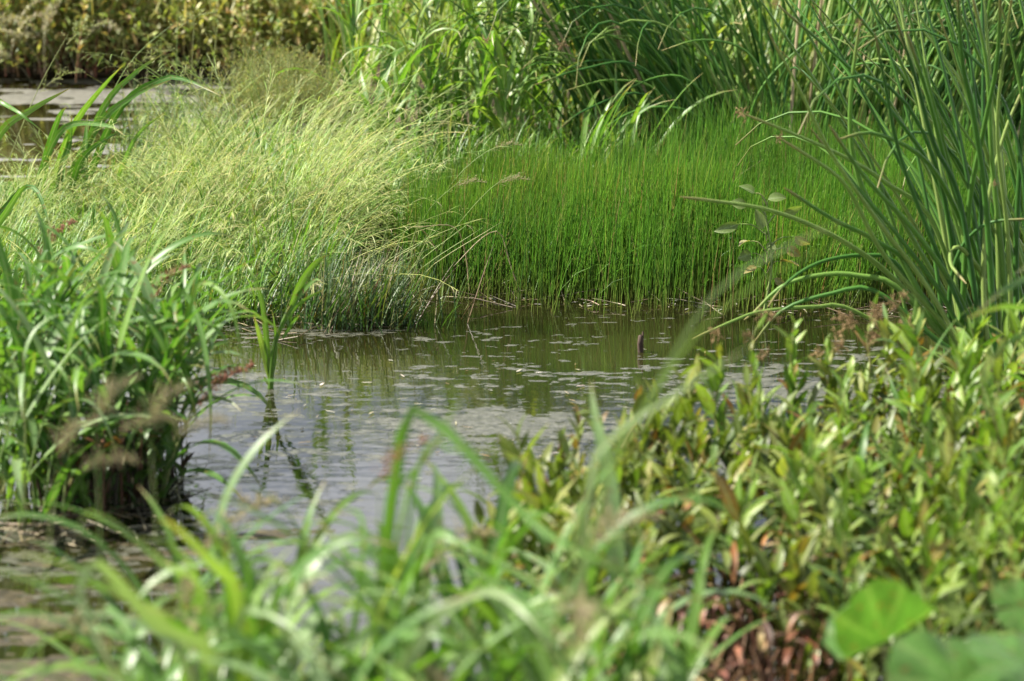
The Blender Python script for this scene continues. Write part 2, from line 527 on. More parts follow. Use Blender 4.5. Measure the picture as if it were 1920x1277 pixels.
def algae_z(X, Y):
    n = 0.55 * fbm(X * 2.6, Y * 6.0, 41, 4, 0.6) + 0.45 * fbm(X * 11, Y * 30, 43, 3, 0.6)
    b = 0.475 + 0.9 * np.clip((Y - 4.72 + 0.10 * np.sin(X * 5)), 0, 1) + 0.28 * np.clip((X + 0.62) / 0.35, 0, 1)
    return np.clip(0.035 * (n - b), -0.008, 0.005)


o = link('algae_mat', sheet('algae_mat', np.linspace(-1.3, 0.1, 260), np.linspace(3.3, 5.1, 420), algae_z, M_algae))
stuff(o, 'brown floating algae mat with holes before the left grass stand', 'algae')

# ------------------------------------------------------------------ far bank: dense smartweed
def lance(P, W, S, fold, col):
    v, q, uv = blade_arrays(P, W, S, fold)
    return v, q, uv, rep(col, P.shape[1] * 3)


def leaf_profile(n, sharp=1.0):
    t = np.linspace(0, 1, n)
    return np.clip(np.sin(PI * np.clip(t, 0, 1) ** 0.75) ** 0.9, 0.03, 1)


LEAFCOLS = [(0.25, 0.30, 0.10), (0.35, 0.38, 0.14), (0.44, 0.41, 0.19), (0.50, 0.38, 0.17), (0.16, 0.23, 0.07), (0.38, 0.23, 0.10)]


def bushy_weed_meshes(k, h, nst, nlf, llen, lwid, cols, wts, low=0.35, spread=0.16):
    stems, leaves = [], []
    base = np.c_[RNG.normal(0, spread * 0.5, (nst, 2)), np.full(nst, -0.03)]
    az = RNG.uniform(0, 2 * PI, nst)
    P, S = arcs(base, az, RNG.uniform(0, 0.3, nst), RNG.uniform(-0.15, 0.35, nst), h * RNG.uniform(0.7, 1.1, nst), 7, 1.0, 0.3)
    v, q, uv = tube_arrays(P, np.linspace(0.004, 0.0016, 7)[None].repeat(nst, 0), 4)
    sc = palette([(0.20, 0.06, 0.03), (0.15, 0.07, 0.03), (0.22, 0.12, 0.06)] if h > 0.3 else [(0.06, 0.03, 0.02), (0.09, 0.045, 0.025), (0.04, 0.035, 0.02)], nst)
    stems.append((v, q, uv, rep(sc, 28)))
    si = RNG.integers(0, nst, nlf)
    t = low + (1 - low) * RNG.random(nlf) ** 0.8
    ti = t * 6
    i0 = np.minimum(ti.astype(int), 5)
    b = P[si, i0] + (P[si, i0 + 1] - P[si, i0]) * (ti - i0)[:, None]
    LP, LS = arcs(b, RNG.uniform(0, 2 * PI, nlf), RNG.uniform(0.2, 1.1, nlf), RNG.uniform(0.1, 1.2, nlf), llen * RNG.uniform(0.6, 1.3, nlf), 5, 1.2)
    W = leaf_profile(5)[None] * (lwid * RNG.uniform(0.7, 1.3, nlf))[:, None]
    c = palette(cols, nlf, 0.2, wts)
    leaves.append(lance(LP, W, LS, 0.3, c))
    return build_mesh('stems', stems, M_weedstem), build_mesh('foliage', leaves, M_attr)


FARV = [bushy_weed_meshes(i, 0.55, 9, 620, 0.055, 0.016, LEAFCOLS, [3, 3, 2.5, 1.6, 2, 0.8], 0.22, 0.2) for i in range(5)]
FORD = ['first', 'second', 'third', 'fourth', 'fifth', 'sixth', 'seventh', 'eighth', 'ninth', 'tenth', 'eleventh', 'twelfth', 'thirteenth', 'fourteenth', 'fifteenth']
FROW = ['red-stemmed water edge', 'second row', 'third row', 'fourth row', 'fifth row', 'rear row']
n = 0
for row, (yy, cnt, z0) in enumerate([(11.55, 15, 0.05), (11.9, 15, 0.07), (12.4, 14, 0.08), (13.0, 13, 0.09), (13.8, 12, 0.1), (14.8, 12, 0.1)]):
    for j in range(cnt):
        x = -2.75 + (2.55 + 0.1 * row) * (j + RNG.uniform(-0.3, 0.3)) / (cnt - 1) - 0.1 * row
        lab = '%s smartweed along the %s of the far bank, counted from the seed plumes' % (FORD[j], FROW[row])
        t = thing('far_smartweed', lab, 'weed', (x, yy + RNG.uniform(-0.12, 0.12), z0), 'smartweed along the %s of the far bank' % FROW[row])
        sm, lm = FARV[n % 5]
        a = RNG.uniform(0, 6.28)
        s = RNG.uniform(0.8, 1.15)
        link('stem', sm, t, (0, 0, 0), (0, 0, a), (s, s, s))
        f = link('foliage', lm, t, (0, 0, 0), (0, 0, a), (s, s, s)); f['kind'] = 'stuff'
        n += 1

NB = 15000
pts = np.c_[RNG.uniform(-2.9, -0.35, NB), RNG.uniform(11.3, 12.6, NB)]
z = 0.05 + RNG.uniform(0.0, 1.0, NB) * np.interp(pts[:, 1], [11.3, 11.7, 12.6], [0.24, 0.48, 0.62]) * (0.75 + 0.5 * vnoise(pts[:, 0] * 4, pts[:, 1] * 4, 55))
P, S = arcs(np.c_[pts, z], RNG.uniform(0, 6.28, NB), RNG.uniform(0.3, 1.3, NB), RNG.uniform(0.1, 1.2, NB), RNG.uniform(0.03, 0.07, NB), 4, 1.2)
W = leaf_profile(4)[None] * RNG.uniform(0.010, 0.02, (NB, 1))
c = palette(LEAFCOLS, NB, 0.2, [3, 3.5, 3, 1.6, 2, 0.7])
o = link('bank_foliage', build_mesh('bank_foliage', [lance(P, W, S, 0.3, c)], M_attr))
stuff(o, 'sunlit olive and tan leaves massed over the far bank', 'foliage')
NB = 4200
pts = np.c_[RNG.uniform(-2.9, -0.35, NB), RNG.uniform(11.45, 13.2, NB)]
P, S = arcs(np.c_[pts, RNG.uniform(0.08, 0.3, NB)], RNG.uniform(-PI, PI, NB), RNG.uniform(0.05, 0.7, NB), RNG.uniform(0.1, 1.4, NB), RNG.uniform(0.15, 0.42, NB), 6, 1.6)
W = np.array([0.6, 0.8, 0.9, 1.0, 0.8, 0.2])[None] * RNG.uniform(0.004, 0.009, (NB, 1))
c = palette([(0.46, 0.42, 0.20), (0.38, 0.38, 0.15), (0.24, 0.29, 0.09), (0.50, 0.40, 0.22)], NB, 0.15)
o = link('bank_dry_grass', build_mesh('bank_dry_grass', [lance(P, W, S, 0.2, c)], M_attr))
stuff(o, 'straw-coloured dry grass mixed through the far bank', 'grass')
# pale fuzzy seed plumes at the far left corner
def plume_mesh(nb, L, col):
    """arching seed plume: rachis with short bristly branchlets"""
    base = np.zeros((1, 3))
    P, S = arcs(base, np.array([0.0]), np.array([0.2]), np.array([1.7]), np.array([L]), 12, 1.6)
    ch = []
    v, q, uv = tube_arrays(P, np.linspace(0.0016, 0.0006, 12)[None], 3)
    ch.append((v, q, uv, np.array(col) * 0.8))
    t = RNG.uniform(0.45, 1.0, nb) * 11
    i0 = np.minimum(t.astype(int), 10)
    b = P[0, i0] + (P[0, i0 + 1] - P[0, i0]) * (t - i0)[:, None]
    Q, S2 = arcs(b, RNG.uniform(0, 2 * PI, nb), RNG.uniform(0.2, 2.4, nb), RNG.uniform(0, 0.8, nb), RNG.uniform(0.012, 0.03, nb), 3)
    W = np.array([0.001, 0.0028, 0.0008])[None].repeat(nb, 0)
    v, q, uv = blade_arrays(Q, W, S2, 0.2)
    ch.append((v, q, uv, rep(palette([col], nb, 0.15), 9)))
    return build_mesh('plume', ch, M_panicle)


PL = [plume_mesh(170, 0.42, (0.36, 0.33, 0.22)) for _ in range(3)]
t = thing('plumed_grass', 'pale fuzzy plumes of seeding grass at the far bank corner', 'grass', (-2.05, 11.25, 0.0))
for j in range(22):
    link('plume', PL[j % 3], t, (RNG.uniform(-0.25, 0.22), RNG.uniform(-0.1, 0.35), RNG.uniform(0.0, 0.14)), (0, RNG.uniform(-0.2, 0.3), RNG.uniform(-1.2, 4.2)), (1, 1, RNG.uniform(0.7, 1.1)))

# ------------------------------------------------------------------ far meadow behind the tall grass and rushes
NB = 9000
pts = sample([(-0.75, 10.6), (0.2, 9.4), (2.9, 9.4), (4.2, 16), (-0.9, 16)], NB)
dens = pts
P, S = arcs(np.c_[pts, np.full(NB, 0.03)], RNG.normal(0.3, 1.6, NB), RNG.uniform(0.05, 0.5, NB), RNG.uniform(0.1, 1.4, NB), RNG.uniform(0.35, 0.75, NB), 6, 1.6)
W = np.array([0.7, 1, 1, 0.9, 0.6, 0.1])[None] * RNG.uniform(0.005, 0.013, (NB, 1))
c = palette([(0.20, 0.30, 0.06), (0.28, 0.36, 0.09), (0.13, 0.22, 0.05), (0.36, 0.33, 0.14)], NB, 0.15, [4, 3, 2, 1])
o = link('far_meadow', build_mesh('far_meadow', [lance(P, W, S, 0.2, c)], M_attr))
stuff(o, 'soft yellow-green grass filling the bank behind the tall grass and bulrushes', 'grass')

# ------------------------------------------------------------------ pale seeding grass mound
MOUND = gpoly([(-40, 520), (110, 575), (280, 612), (400, 615), (520, 595), (620, 560), (650, 500), (600, 430), (490, 345), (410, 322), (340, 345), (230, 372), (90, 400), (-10, 440)])


def mound_h(p):
    """height of the grass over the plan"""
    x = 1010 + FPX * p[:, 0] / p[:, 1]
    h = np.interp(x, [-60, 100, 250, 400, 480, 560, 650, 740], [0.14, 0.18, 0.22, 0.27, 0.33, 0.34, 0.30, 0.24])
    h = 0.86 * h * (0.75 + 0.5 * vnoise(p[:, 0] * 5, p[:, 1] * 4, 61))
    return h * np.interp(p[:, 1], [6.4, 6.8, 7.4, 8.0, 9.0], [0.55, 0.72, 0.92, 1.0, 1.05])


PALE = [(0.29, 0.37, 0.11), (0.38, 0.43, 0.16), (0.20, 0.30, 0.07), (0.45, 0.45, 0.23)]
NTU = 105
tuft = sample(MOUND, NTU)
taz = np.where(RNG.random(NTU) < 0.8, RNG.normal(0.1, 0.4, NTU), RNG.uniform(-PI, PI, NTU))
tsc = RNG.uniform(0.7, 1.25, NTU)
ttilt = RNG.uniform(0.45, 1.05, NTU)
tcol = RNG.normal(1.0, 0.12, (NTU, 1)) * RNG.normal(1, 0.06, (NTU, 3))
ti_ = RNG.integers(0, NTU, 2500)  # culms per tuft vary
pts = tuft[ti_] + RNG.normal(0, 0.06, (2500, 2))
m_ = RNG.random(2500) < np.interp(pts[:, 1], [6.6, 6.9, 7.5], [0.14, 0.5, 1.0])
pts, ti_ = pts[m_], ti_[m_]
NC = len(pts)
hh = mound_h(pts) * tsc[ti_]
az = np.where(RNG.random(NC) < 0.85, taz[ti_] + RNG.normal(0, 0.35, NC), RNG.uniform(-PI, PI, NC))
L = hh * RNG.uniform(1.2, 2.1, NC)
P, S = arcs(np.c_[pts, np.full(NC, -0.02)], az, np.clip(ttilt[ti_] + RNG.normal(0, 0.15, NC), 0.1, 1.2), RNG.uniform(0.2, 1.1, NC), L, 9, 2.0, 0.3)
R = np.linspace(0.0011, 0.0006, 9)[None] * RNG.uniform(0.8, 1.3, (NC, 1))
cc = palette([(0.32, 0.37, 0.12), (0.42, 0.44, 0.17), (0.22, 0.30, 0.08)], NC, 0.14) * tcol[ti_]
v, q, uv = tube_arrays(P, R, 3)
chunks = [(v, q, uv, rep(cc, 27))]
NBR = 12
si = np.repeat(np.arange(NC), NBR)
t = RNG.uniform(0.55, 1.0, NC * NBR) * 8
i0 = np.minimum(t.astype(int), 7)
b = P[si, i0] + (P[si, i0 + 1] - P[si, i0]) * (t - i0)[:, None]
baz = az[si] + RNG.normal(0, 0.65, NC * NBR)
ctilt = np.arctan2(np.linalg.norm(P[si, i0 + 1, :2] - P[si, i0, :2], axis=1), P[si, i0 + 1, 2] - P[si, i0, 2])
BP, BS = arcs(b, baz, ctilt + RNG.uniform(-0.35, 0.6, NC * NBR), RNG.uniform(0.2, 1.6, NC * NBR), RNG.uniform(0.025, 0.07, NC * NBR), 5, 1.2)
W = np.array([0.0006, 0.0015, 0.0019, 0.0017, 0.0005])[None] * RNG.uniform(0.7, 1.3, (NC * NBR, 1))
bc = palette(PALE, NC * NBR, 0.14) * tcol[ti_][si]
greenish = np.clip((-0.45 - b[:, 0]) / 0.5, 0, 1)[:, None] * 0.5
bc = bc * (1 - greenish) + np.array([0.21, 0.30, 0.07]) * greenish
v, q, uv = blade_arrays(BP, W, BS, 0.4)
chunks.append((v, q, uv, rep(bc, 15)))
o = link('seeding_grass', build_mesh('seeding_grass', chunks, M_panicle))
stuff(o, 'wind-leaning mound of pale yellow-green seeding grass left of the bright rush bed', 'grass')
# green leaves under it
NB = 9000
pts = sample(MOUND, NB)
hh = mound_h(pts)
az = np.where(RNG.random(NB) < 0.5, RNG.normal(0.3, 0.7, NB), RNG.uniform(-PI, PI, NB))
P, S = arcs(np.c_[pts, np.full(NB, -0.02)], az, RNG.uniform(0.1, 0.6, NB), RNG.uniform(0.2, 1.5, NB), hh * RNG.uniform(0.5, 1.35, NB), 6, 1.4)
W = np.array([0.8, 1, 0.95, 0.8, 0.55, 0.1])[None] * RNG.choice([1.0, 1.0, 1.0, 1.9], (NB, 1)) * RNG.uniform(0.0022, 0.0048, (NB, 1))
c = palette([(0.10, 0.21, 0.028), (0.16, 0.28, 0.04), (0.06, 0.14, 0.022), (0.32, 0.30, 0.13)], NB, 0.15, [4, 3, 3, 0.7])
o = link('mound_leaves', build_mesh('mound_leaves', [lance(P, W, S, 0.25, c)], M_attr))
stuff(o, 'fine green blades growing under the pale seeding grass mound', 'grass')

NB = 1500
pts = sample(gpoly([(-90, 560), (60, 590), (150, 560), (110, 440), (60, 395), (-60, 420)]), NB)
P, S = arcs(np.c_[pts, np.full(NB, -0.02)], RNG.normal(0.4, 1.0, NB), RNG.uniform(0.05, 0.5, NB), RNG.uniform(0.2, 1.3, NB), RNG.uniform(0.08, 0.22, NB), 7, 1.6)
W = np.array([0.8, 1, 1, 0.9, 0.7, 0.4, 0.08])[None] * RNG.uniform(0.003, 0.010, (NB, 1))
c = palette([(0.075, 0.17, 0.03), (0.11, 0.22, 0.035), (0.16, 0.27, 0.05), (0.26, 0.30, 0.11)], NB, 0.15, [4, 4, 2, 1])
o = link('coarse_grass', build_mesh('coarse_grass', [lance(P, W, S, 0.25, c)], M_attr))
stuff(o, 'coarse green grass at the end of the pale mound beside the back water', 'grass')

NB = 1800
pts = sample(gpoly([(620, 440), (800, 452), (1000, 425), (1160, 415), (1160, 320), (900, 310), (640, 330)]), NB)
P, S = arcs(np.c_[pts, np.full(NB, -0.02)], RNG.uniform(-PI, PI, NB), RNG.uniform(0.05, 0.5, NB), RNG.uniform(0.2, 1.5, NB), RNG.uniform(0.14, 0.36, NB), 7, 1.6)
W = np.array([0.8, 1, 1, 0.9, 0.7, 0.4, 0.08])[None] * RNG.uniform(0.003, 0.011, (NB, 1))
c = palette([(0.075, 0.17, 0.03), (0.11, 0.22, 0.035), (0.18, 0.28, 0.06), (0.30, 0.30, 0.13)], NB, 0.15, [4, 4, 2, 1.2])
o = link('undergrowth_grass', build_mesh('undergrowth_grass', [lance(P, W, S, 0.25, c)], M_attr))
stuff(o, 'low mixed grass at the foot of the tall clump behind the rush bed', 'grass')

# airy dotted seed heads rising behind the mound
NA = 260
pts = sample(gpoly([(400, 330), (480, 290), (600, 290), (660, 340), (560, 350)]), NA)
P, S = arcs(np.c_[pts, np.zeros(NA)], RNG.uniform(0, 2 * PI, NA), RNG.uniform(0.0, 0.25, NA), RNG.uniform(0, 0.5, NA), RNG.uniform(0.26, 0.40, NA), 8)
v, q, uv = tube_arrays(P, np.full((NA, 8), 0.0009), 3)
ch = [(v, q, uv, rep(palette([(0.22, 0.25, 0.09)], NA), 24))]
K = 26
si = np.repeat(np.arange(NA), K)
b = P[si, RNG.integers(4, 8, NA * K)]
BP, BS = arcs(b, RNG.uniform(0, 6.28, NA * K), RNG.uniform(0.1, 1.3, NA * K), RNG.uniform(0, 0.6, NA * K), RNG.uniform(0.02, 0.075, NA * K), 4)
W = np.full((NA * K, 4), 0.0007)
v, q, uv = blade_arrays(BP, W, BS, 0.3)
ch.append((v, q, uv, np.array((0.2, 0.24, 0.08))))
e = BP[:, -1]
d = np.array([[0, 0, -0.003], [0, 0, 0], [0, 0, 0.003]])
SPp = e[:, None, :] + d[None] * RNG.uniform(0.7, 1.4, (NA * K, 1, 1))
v, q, uv = tube_arrays(SPp, np.array([0.0005, 0.0024, 0.0004])[None].repeat(NA * K, 0), 4)
ch.append((v, q, uv, rep(palette([(0.30, 0.28, 0.08), (0.22, 0.24, 0.06)], NA * K), 12)))
o = link('airy_seed_grass', build_mesh('airy_seed_grass', ch, M_panicle))
stuff(o, 'airy bead-like seed heads at the top of the pale grass mound', 'grass')

# ------------------------------------------------------------------ bright spikerush bed
BED = gpoly([(770, 545), (860, 556), (980, 560), (1130, 562), (1200, 568), (1330, 562), (1460, 572), (1560, 575), (1720, 570), (1850, 560), (1900, 500), (1880, 425), (1700, 405), (1400, 408), (1180, 418), (1000, 425), (850, 440), (760, 470)])
NS = 20000
pts = np.vstack([sample(BED, NS - 420), sample(gpoly([(800, 556), (950, 590), (1250, 600), (1500, 592), (1750, 590), (1700, 570), (1200, 566), (900, 556)]), 420)])
ok = vnoise(pts[:, 0] * 6, pts[:, 1] * 6, 91) + RNG.normal(0, 0.25, NS) > 0.12
pts = pts[ok] + RNG.normal(0, 0.03, (int(ok.sum()), 2)); NS = len(pts)
hgt = np.interp(pts[:, 1], [6.8, 7.2, 8.2], [0.29, 0.315, 0.30]) * RNG.normal(1.0, 0.14, NS) * (0.62 + 0.45 * vnoise(pts[:, 0] * 3.2, pts[:, 1] * 3.2, 17) + 0.25 * vnoise(pts[:, 0] * 11, pts[:, 1] * 11, 18))
hgt *= np.interp(pts[:, 0], [-0.25, 0.0, 0.2, 0.45, 1.0], [0.80, 0.85, 0.85, 1.0, 1.05])
P, S = arcs(np.c_[pts, np.full(NS, -0.05)], RNG.normal(0.0, 1.2, NS), np.abs(RNG.normal(0, 0.09, NS)) + 0.25 * (vnoise(pts[:, 0] * 7, pts[:, 1] * 7, 19) > 0.82), np.where(RNG.random(NS) < 0.05, RNG.uniform(0.8, 2.0, NS), RNG.normal(0.08, 0.18, NS)), hgt + 0.05, 6, 1.3)
R = np.array([1.0, 1.0, 0.95, 0.85, 0.65, 0.25])[None] * RNG.uniform(0.0008, 0.00135, (NS, 1))
c = palette([(0.085, 0.225, 0.016), (0.12, 0.275, 0.022), (0.05, 0.155, 0.013), (0.18, 0.30, 0.04), (0.28, 0.23, 0.09)], NS, 0.16, [4, 4, 3, 1.2, 0.45])
c = c * (0.75 + 0.5 * vnoise(pts[:, 0] * 4.3, pts[:, 1] * 4.3, 27))[:, None] * np.where(vnoise(pts[:, 0] * 2.6, pts[:, 1] * 2.6, 29)[:, None] > 0.6, np.array([1.25, 1.05, 1.0]), 1.0)
tan = np.array([0.22, 0.19, 0.06])
mixb = np.array([0.85, 0.45, 0.08, 0, 0, 0.06])[None, :, None]
cv = c[:, None, :] * (1 - mixb) + tan * mixb
v, q, uv = tube_arrays(P, R, 3)
o = link('spikerush_bed', build_mesh('spikerush_bed', [(v, q, uv, np.repeat(cv.reshape(-1, 3), 3, 0))], M_attr_stem))
stuff(o, 'bright green bed of fine upright spikerush at the pond edge', 'rush')

# floating bits along the rush line
ND = 260
pts = np.vstack([sample(gpoly([(800, 550), (1500, 560), (1900, 570), (1900, 600), (1450, 588), (1000, 575), (800, 565)]), 190), sample(gpoly([(420, 690), (1400, 650), (1300, 900), (400, 950)]), 70)])
P, S = arcs(np.c_[pts, np.full(ND, 0.003)], RNG.uniform(0, 6.28, ND), np.full(ND, 1.45), np.full(ND, 0.15), RNG.uniform(0.006, 0.03, ND), 4)
W = np.array([0.5, 1, 1, 0.4])[None] * RNG.uniform(0.002, 0.006, (ND, 1))
c = palette([(0.40, 0.36, 0.25), (0.55, 0.53, 0.46), (0.22, 0.15, 0.07)], ND)
o = link('floating_debris', build_mesh('floating_debris', [lance(P, W, S, -0.2, c)], M_attr))
stuff(o, 'tan flecks of plant debris floating along the foot of the rushes', 'debris')

NL = 260
pts = np.vstack([sample(gpoly([(330, 600), (560, 590), (720, 560), (800, 540), (800, 590), (700, 625), (560, 640), (340, 650)]), 60), sample(gpoly([(-20, 1000), (330, 880), (350, 930), (300, 1000), (-20, 1040)]), 130),
                 sample(gpoly([(800, 548), (1500, 562), (1850, 575), (1850, 610), (1450, 596), (1000, 582), (800, 570)]), 70)])
P, S = arcs(np.c_[pts, RNG.uniform(0.001, 0.012, NL)], RNG.uniform(0, 6.28, NL), RNG.uniform(1.3, 1.6, NL), RNG.uniform(-0.1, 0.25, NL), RNG.uniform(0.03, 0.13, NL), 5)
v, q, uv = tube_arrays(P, np.linspace(0.0016, 0.0008, 5)[None] * RNG.uniform(0.6, 1.6, (NL, 1)), 4)
o = link('shore_litter', build_mesh('shore_litter', [(v, q, uv, rep(palette([(0.10, 0.075, 0.035), (0.18, 0.15, 0.08), (0.05, 0.04, 0.025), (0.28, 0.25, 0.16)], NL), 20))], M_weedstem))
stuff(o, 'dead stems and litter lying along the waterline of the plants', 'litter')

# ------------------------------------------------------------------ part meshes shared by the grasses
def unit_leaf(tilt, bend, wid, power=1.5, twist=0.0, n=11, prof='grass'):
    P, S = arcs(np.zeros((1, 3)), np.array([0.0]), np.array([tilt]), np.array([bend]), np.array([1.0]), n, power, 0.0)
    t = np.linspace(0, 1, n)
    if prof == 'grass':
        W = wid * np.clip(np.minimum(0.55 + t * 2.2, 1) * (1 - t ** 2.6), 0.03, 1)
    elif prof == 'strap':
        W = wid * np.clip((1 - t ** 5) * (0.9 + 0.1 * t), 0.04, 1)
    else:
        W = wid * leaf_profile(n)
    T = np.gradient(P[0], axis=0)
    T /= np.linalg.norm(T, axis=1, keepdims=True)
    N = np.cross(T, S[0])
    a = (twist * t)[:, None]
    S2 = S[0] * np.cos(a) + N * np.sin(a)
    P = P + np.c_[np.zeros(n), 0.012 * np.sin(t * 9 + tilt * 20) * t, np.zeros(n)][None]
    return blade_arrays(P, W[None], S2[None], 0.32)


LEAVES = []
for i in range(12):
    v, q, uv = unit_leaf(RNG.uniform(0.15, 0.5), RNG.uniform(0.5, 2.4), 1.0 / 17, RNG.uniform(1.2, 2.2), RNG.uniform(-1.0, 1.0))
    LEAVES.append(build_mesh('leaf', [(v, q, uv, (0.1, 0.2, 0.05))], M_leaf))
LEAVES2 = []
for me_ in LEAVES:
    m2_ = me_.copy(); m2_.materials[0] = M_leaf2; m2_.name = 'leaf'
    LEAVES2.append(m2_)
LEAVES3 = []
for me_ in LEAVES:
    m2_ = me_.copy(); m2_.materials[0] = M_wax; m2_.name = 'leaf'
    LEAVES3.append(m2_)
STRAPS = []
for i in range(6):
    v, q, uv = unit_leaf(RNG.uniform(0.02, 0.12), RNG.uniform(0.2, 1.2), 1.0 / 26, 2.2, RNG.uniform(-0.8, 0.8), 12, 'strap')
    STRAPS.append(build_mesh('leaf', [(v, q, uv, (0.1, 0.2, 0.05))], M_leaf2 if i % 2 else M_leaf))
WEEDL = []
for i in range(10):
    v, q, uv = unit_leaf(RNG.uniform(0.05, 0.4), RNG.uniform(0.1, 1.2), RNG.uniform(0.2, 0.3), 1.3, RNG.uniform(-0.7, 0.7), 8, 'lance')
    WEEDL.append(build_mesh('leaf', [(v, q, uv, (0.1, 0.2, 0.05))], M_weed))


WEEDO = []
for me_ in WEEDL:
    m2_ = me_.copy(); m2_.materials[0] = M_weed_olive
    WEEDO.append(m2_)


def panicle_mesh(L, nb, col, fat=1.0):
    P, S = arcs(np.zeros((1, 3)), np.array([0.0]), np.array([0.15]), np.array([0.9]), np.array([L]), 8, 1.3)
    v, q, uv = tube_arrays(P, np.linspace(0.0012, 0.0005, 8)[None], 3)
    ch = [(v, q, uv, np.array(col) * 0.8)]
    tt = np.sort(RNG.uniform(0.0, 1.0, nb))
    t = tt * 7
    i0 = np.minimum(t.astype(int), 6)
    b = P[0, i0] + (P[0, i0 + 1] - P[0, i0]) * (t - i0)[:, None]
    ln = L * fat * (0.30 * (1 - tt) + 0.08) * RNG.uniform(0.6, 1.2, nb)
    Q, S2 = arcs(b, RNG.uniform(0, 6.28, nb), RNG.uniform(0.15, 0.9, nb), RNG.uniform(0.1, 0.9, nb), ln, 4)
    v, q, uv = blade_arrays(Q, np.full((nb, 4), 0.0012), S2, 0.3)
    ch.append((v, q, uv, np.array(col)))
    k = 6
    si = np.repeat(np.arange(nb), k)
    b = Q[si, RNG.integers(1, 4, nb * k)] + RNG.normal(0, 0.002, (nb * k, 3))
    d = RNG.normal(0, 1, (nb * k, 3)); d /= np.linalg.norm(d, axis=1, keepdims=True)
    SPp = b[:, None] + d[:, None] * np.array([-0.0022, 0, 0.0026])[None, :, None]
    v, q, uv = tube_arrays(SPp, np.array([0.0004, 0.0015, 0.0003])[None].repeat(nb * k, 0), 4)
    ch.append((v, q, uv, rep(palette([col], nb * k, 0.2), 12)))
    return build_mesh('panicle', ch, M_panicle)


PAN_GREEN = [panicle_mesh(0.16, 26, (0.27, 0.29, 0.11)) for _ in range(3)]
PAN_RUST = [panicle_mesh(0.13, 30, (0.28, 0.12, 0.07), 0.7) for _ in range(2)]
PAN_TAN = [panicle_mesh(0.14, 40, (0.36, 0.31, 0.18), 1.2) for _ in range(2)]


def grass_plant(t, h, lean_az, lean, bend, nl, ll, lw=1.0, pan=None, nculm=1, droop=0.0, leafset=LEAVES, rad=0.0028):
    """culms with alternate arching leaves and, perhaps, a seed head, all children of t"""
    for c in range(nculm):
        off = np.array([RNG.normal(0, 0.018), RNG.normal(0, 0.018), -0.03]) if nculm > 1 else np.array([0, 0, -0.03])
        a = lean_az + RNG.normal(0, 0.35)
        H = h * RNG.uniform(0.8, 1.12)
        P, S = arcs(off[None], np.array([a]), np.array([lean * RNG.uniform(0.5, 1.4)]), np.array([bend * RNG.uniform(0.5, 1.4)]), np.array([H]), 10, 1.4, 0.2)
        v, q, uv = tube_arrays(P, np.linspace(rad, rad * 0.45, 10)[None], 5)
        link('culm', build_mesh('culm', [(v, q, uv, (0.2, 0.25, 0.08))], M_culm), t)
        P = P[0]
        phase = RNG.uniform(0, 6.28)
        for k in range(nl):
            tt = 0.12 + 0.80 * (k + RNG.uniform(-0.2, 0.2)) / max(1, nl - 1)
            tt = min(max(tt, 0.05), 0.97) * 9
            i0 = min(int(tt), 8)
            p = P[i0] + (P[i0 + 1] - P[i0]) * (tt - i0)
            s = ll * RNG.uniform(0.7, 1.2) * (1.0 if k < nl - 1 else 0.8)
            wv = lw * RNG.uniform(0.75, 1.2)
            link('leaf', leafset[RNG.integers(len(leafset))], t, p, (RNG.normal(0, 0.15), RNG.normal(droop, 0.2), phase + (k % 2) * PI + RNG.normal(0, 0.45)), (s, s * wv, s))
        if pan:
            link('panicle', pan[RNG.integers(len(pan))], t, P[-1], (0, lean + bend * 0.7, a), (1, 1, RNG.uniform(0.85, 1.2)))


def hero_blade(t, name, pts, w, mat, roll=0.0, prof='grass', fold=0.3, n=18, tube=False, k=6):
    """blade or stem through points given as (pixel x, pixel y, metres ahead)"""
    o = np.array(t.location)
    W3 = np.array([U(*p) for p in pts]) - o
    P = spline(W3, n)
    tt = np.linspace(0, 1, n)
    if tube:
        R = w * 0.5 * np.clip(1 - 0.55 * tt ** 1.5, 0.2, 1)
        R[-1] *= 0.35
        v, q, uv = tube_arrays(P[None], R[None], k)
    else:
        T = np.gradient(P, axis=0); T /= np.linalg.norm(T, axis=1, keepdims=True)
        view = P + o - np.array([0, 0, CAM_H]); view /= np.linalg.norm(view, axis=1, keepdims=True)
        S = np.cross(T, view); S /= np.linalg.norm(S, axis=1, keepdims=True) + 1e-9
        Nn = np.cross(S, T)
        a = roll + (RNG.uniform(-0.5, 0.5) * tt)[:, None]
        S = S * np.cos(a) + Nn * np.sin(a)
        if prof == 'grass':
            W = w * np.clip(np.minimum(0.5 + tt * 2.4, 1) * (1 - tt ** 3.0), 0.03, 1)
        elif prof == 'flat':
            W = w * np.clip(1 - tt ** 8, 0.1, 1)
        else:
            W = w * leaf_profile(n)
        v, q, uv = blade_arrays(P[None], W[None], S[None], fold)
    return link(name, build_mesh(name, [(v, q, uv, (0.2, 0.25, 0.1))], mat), t)


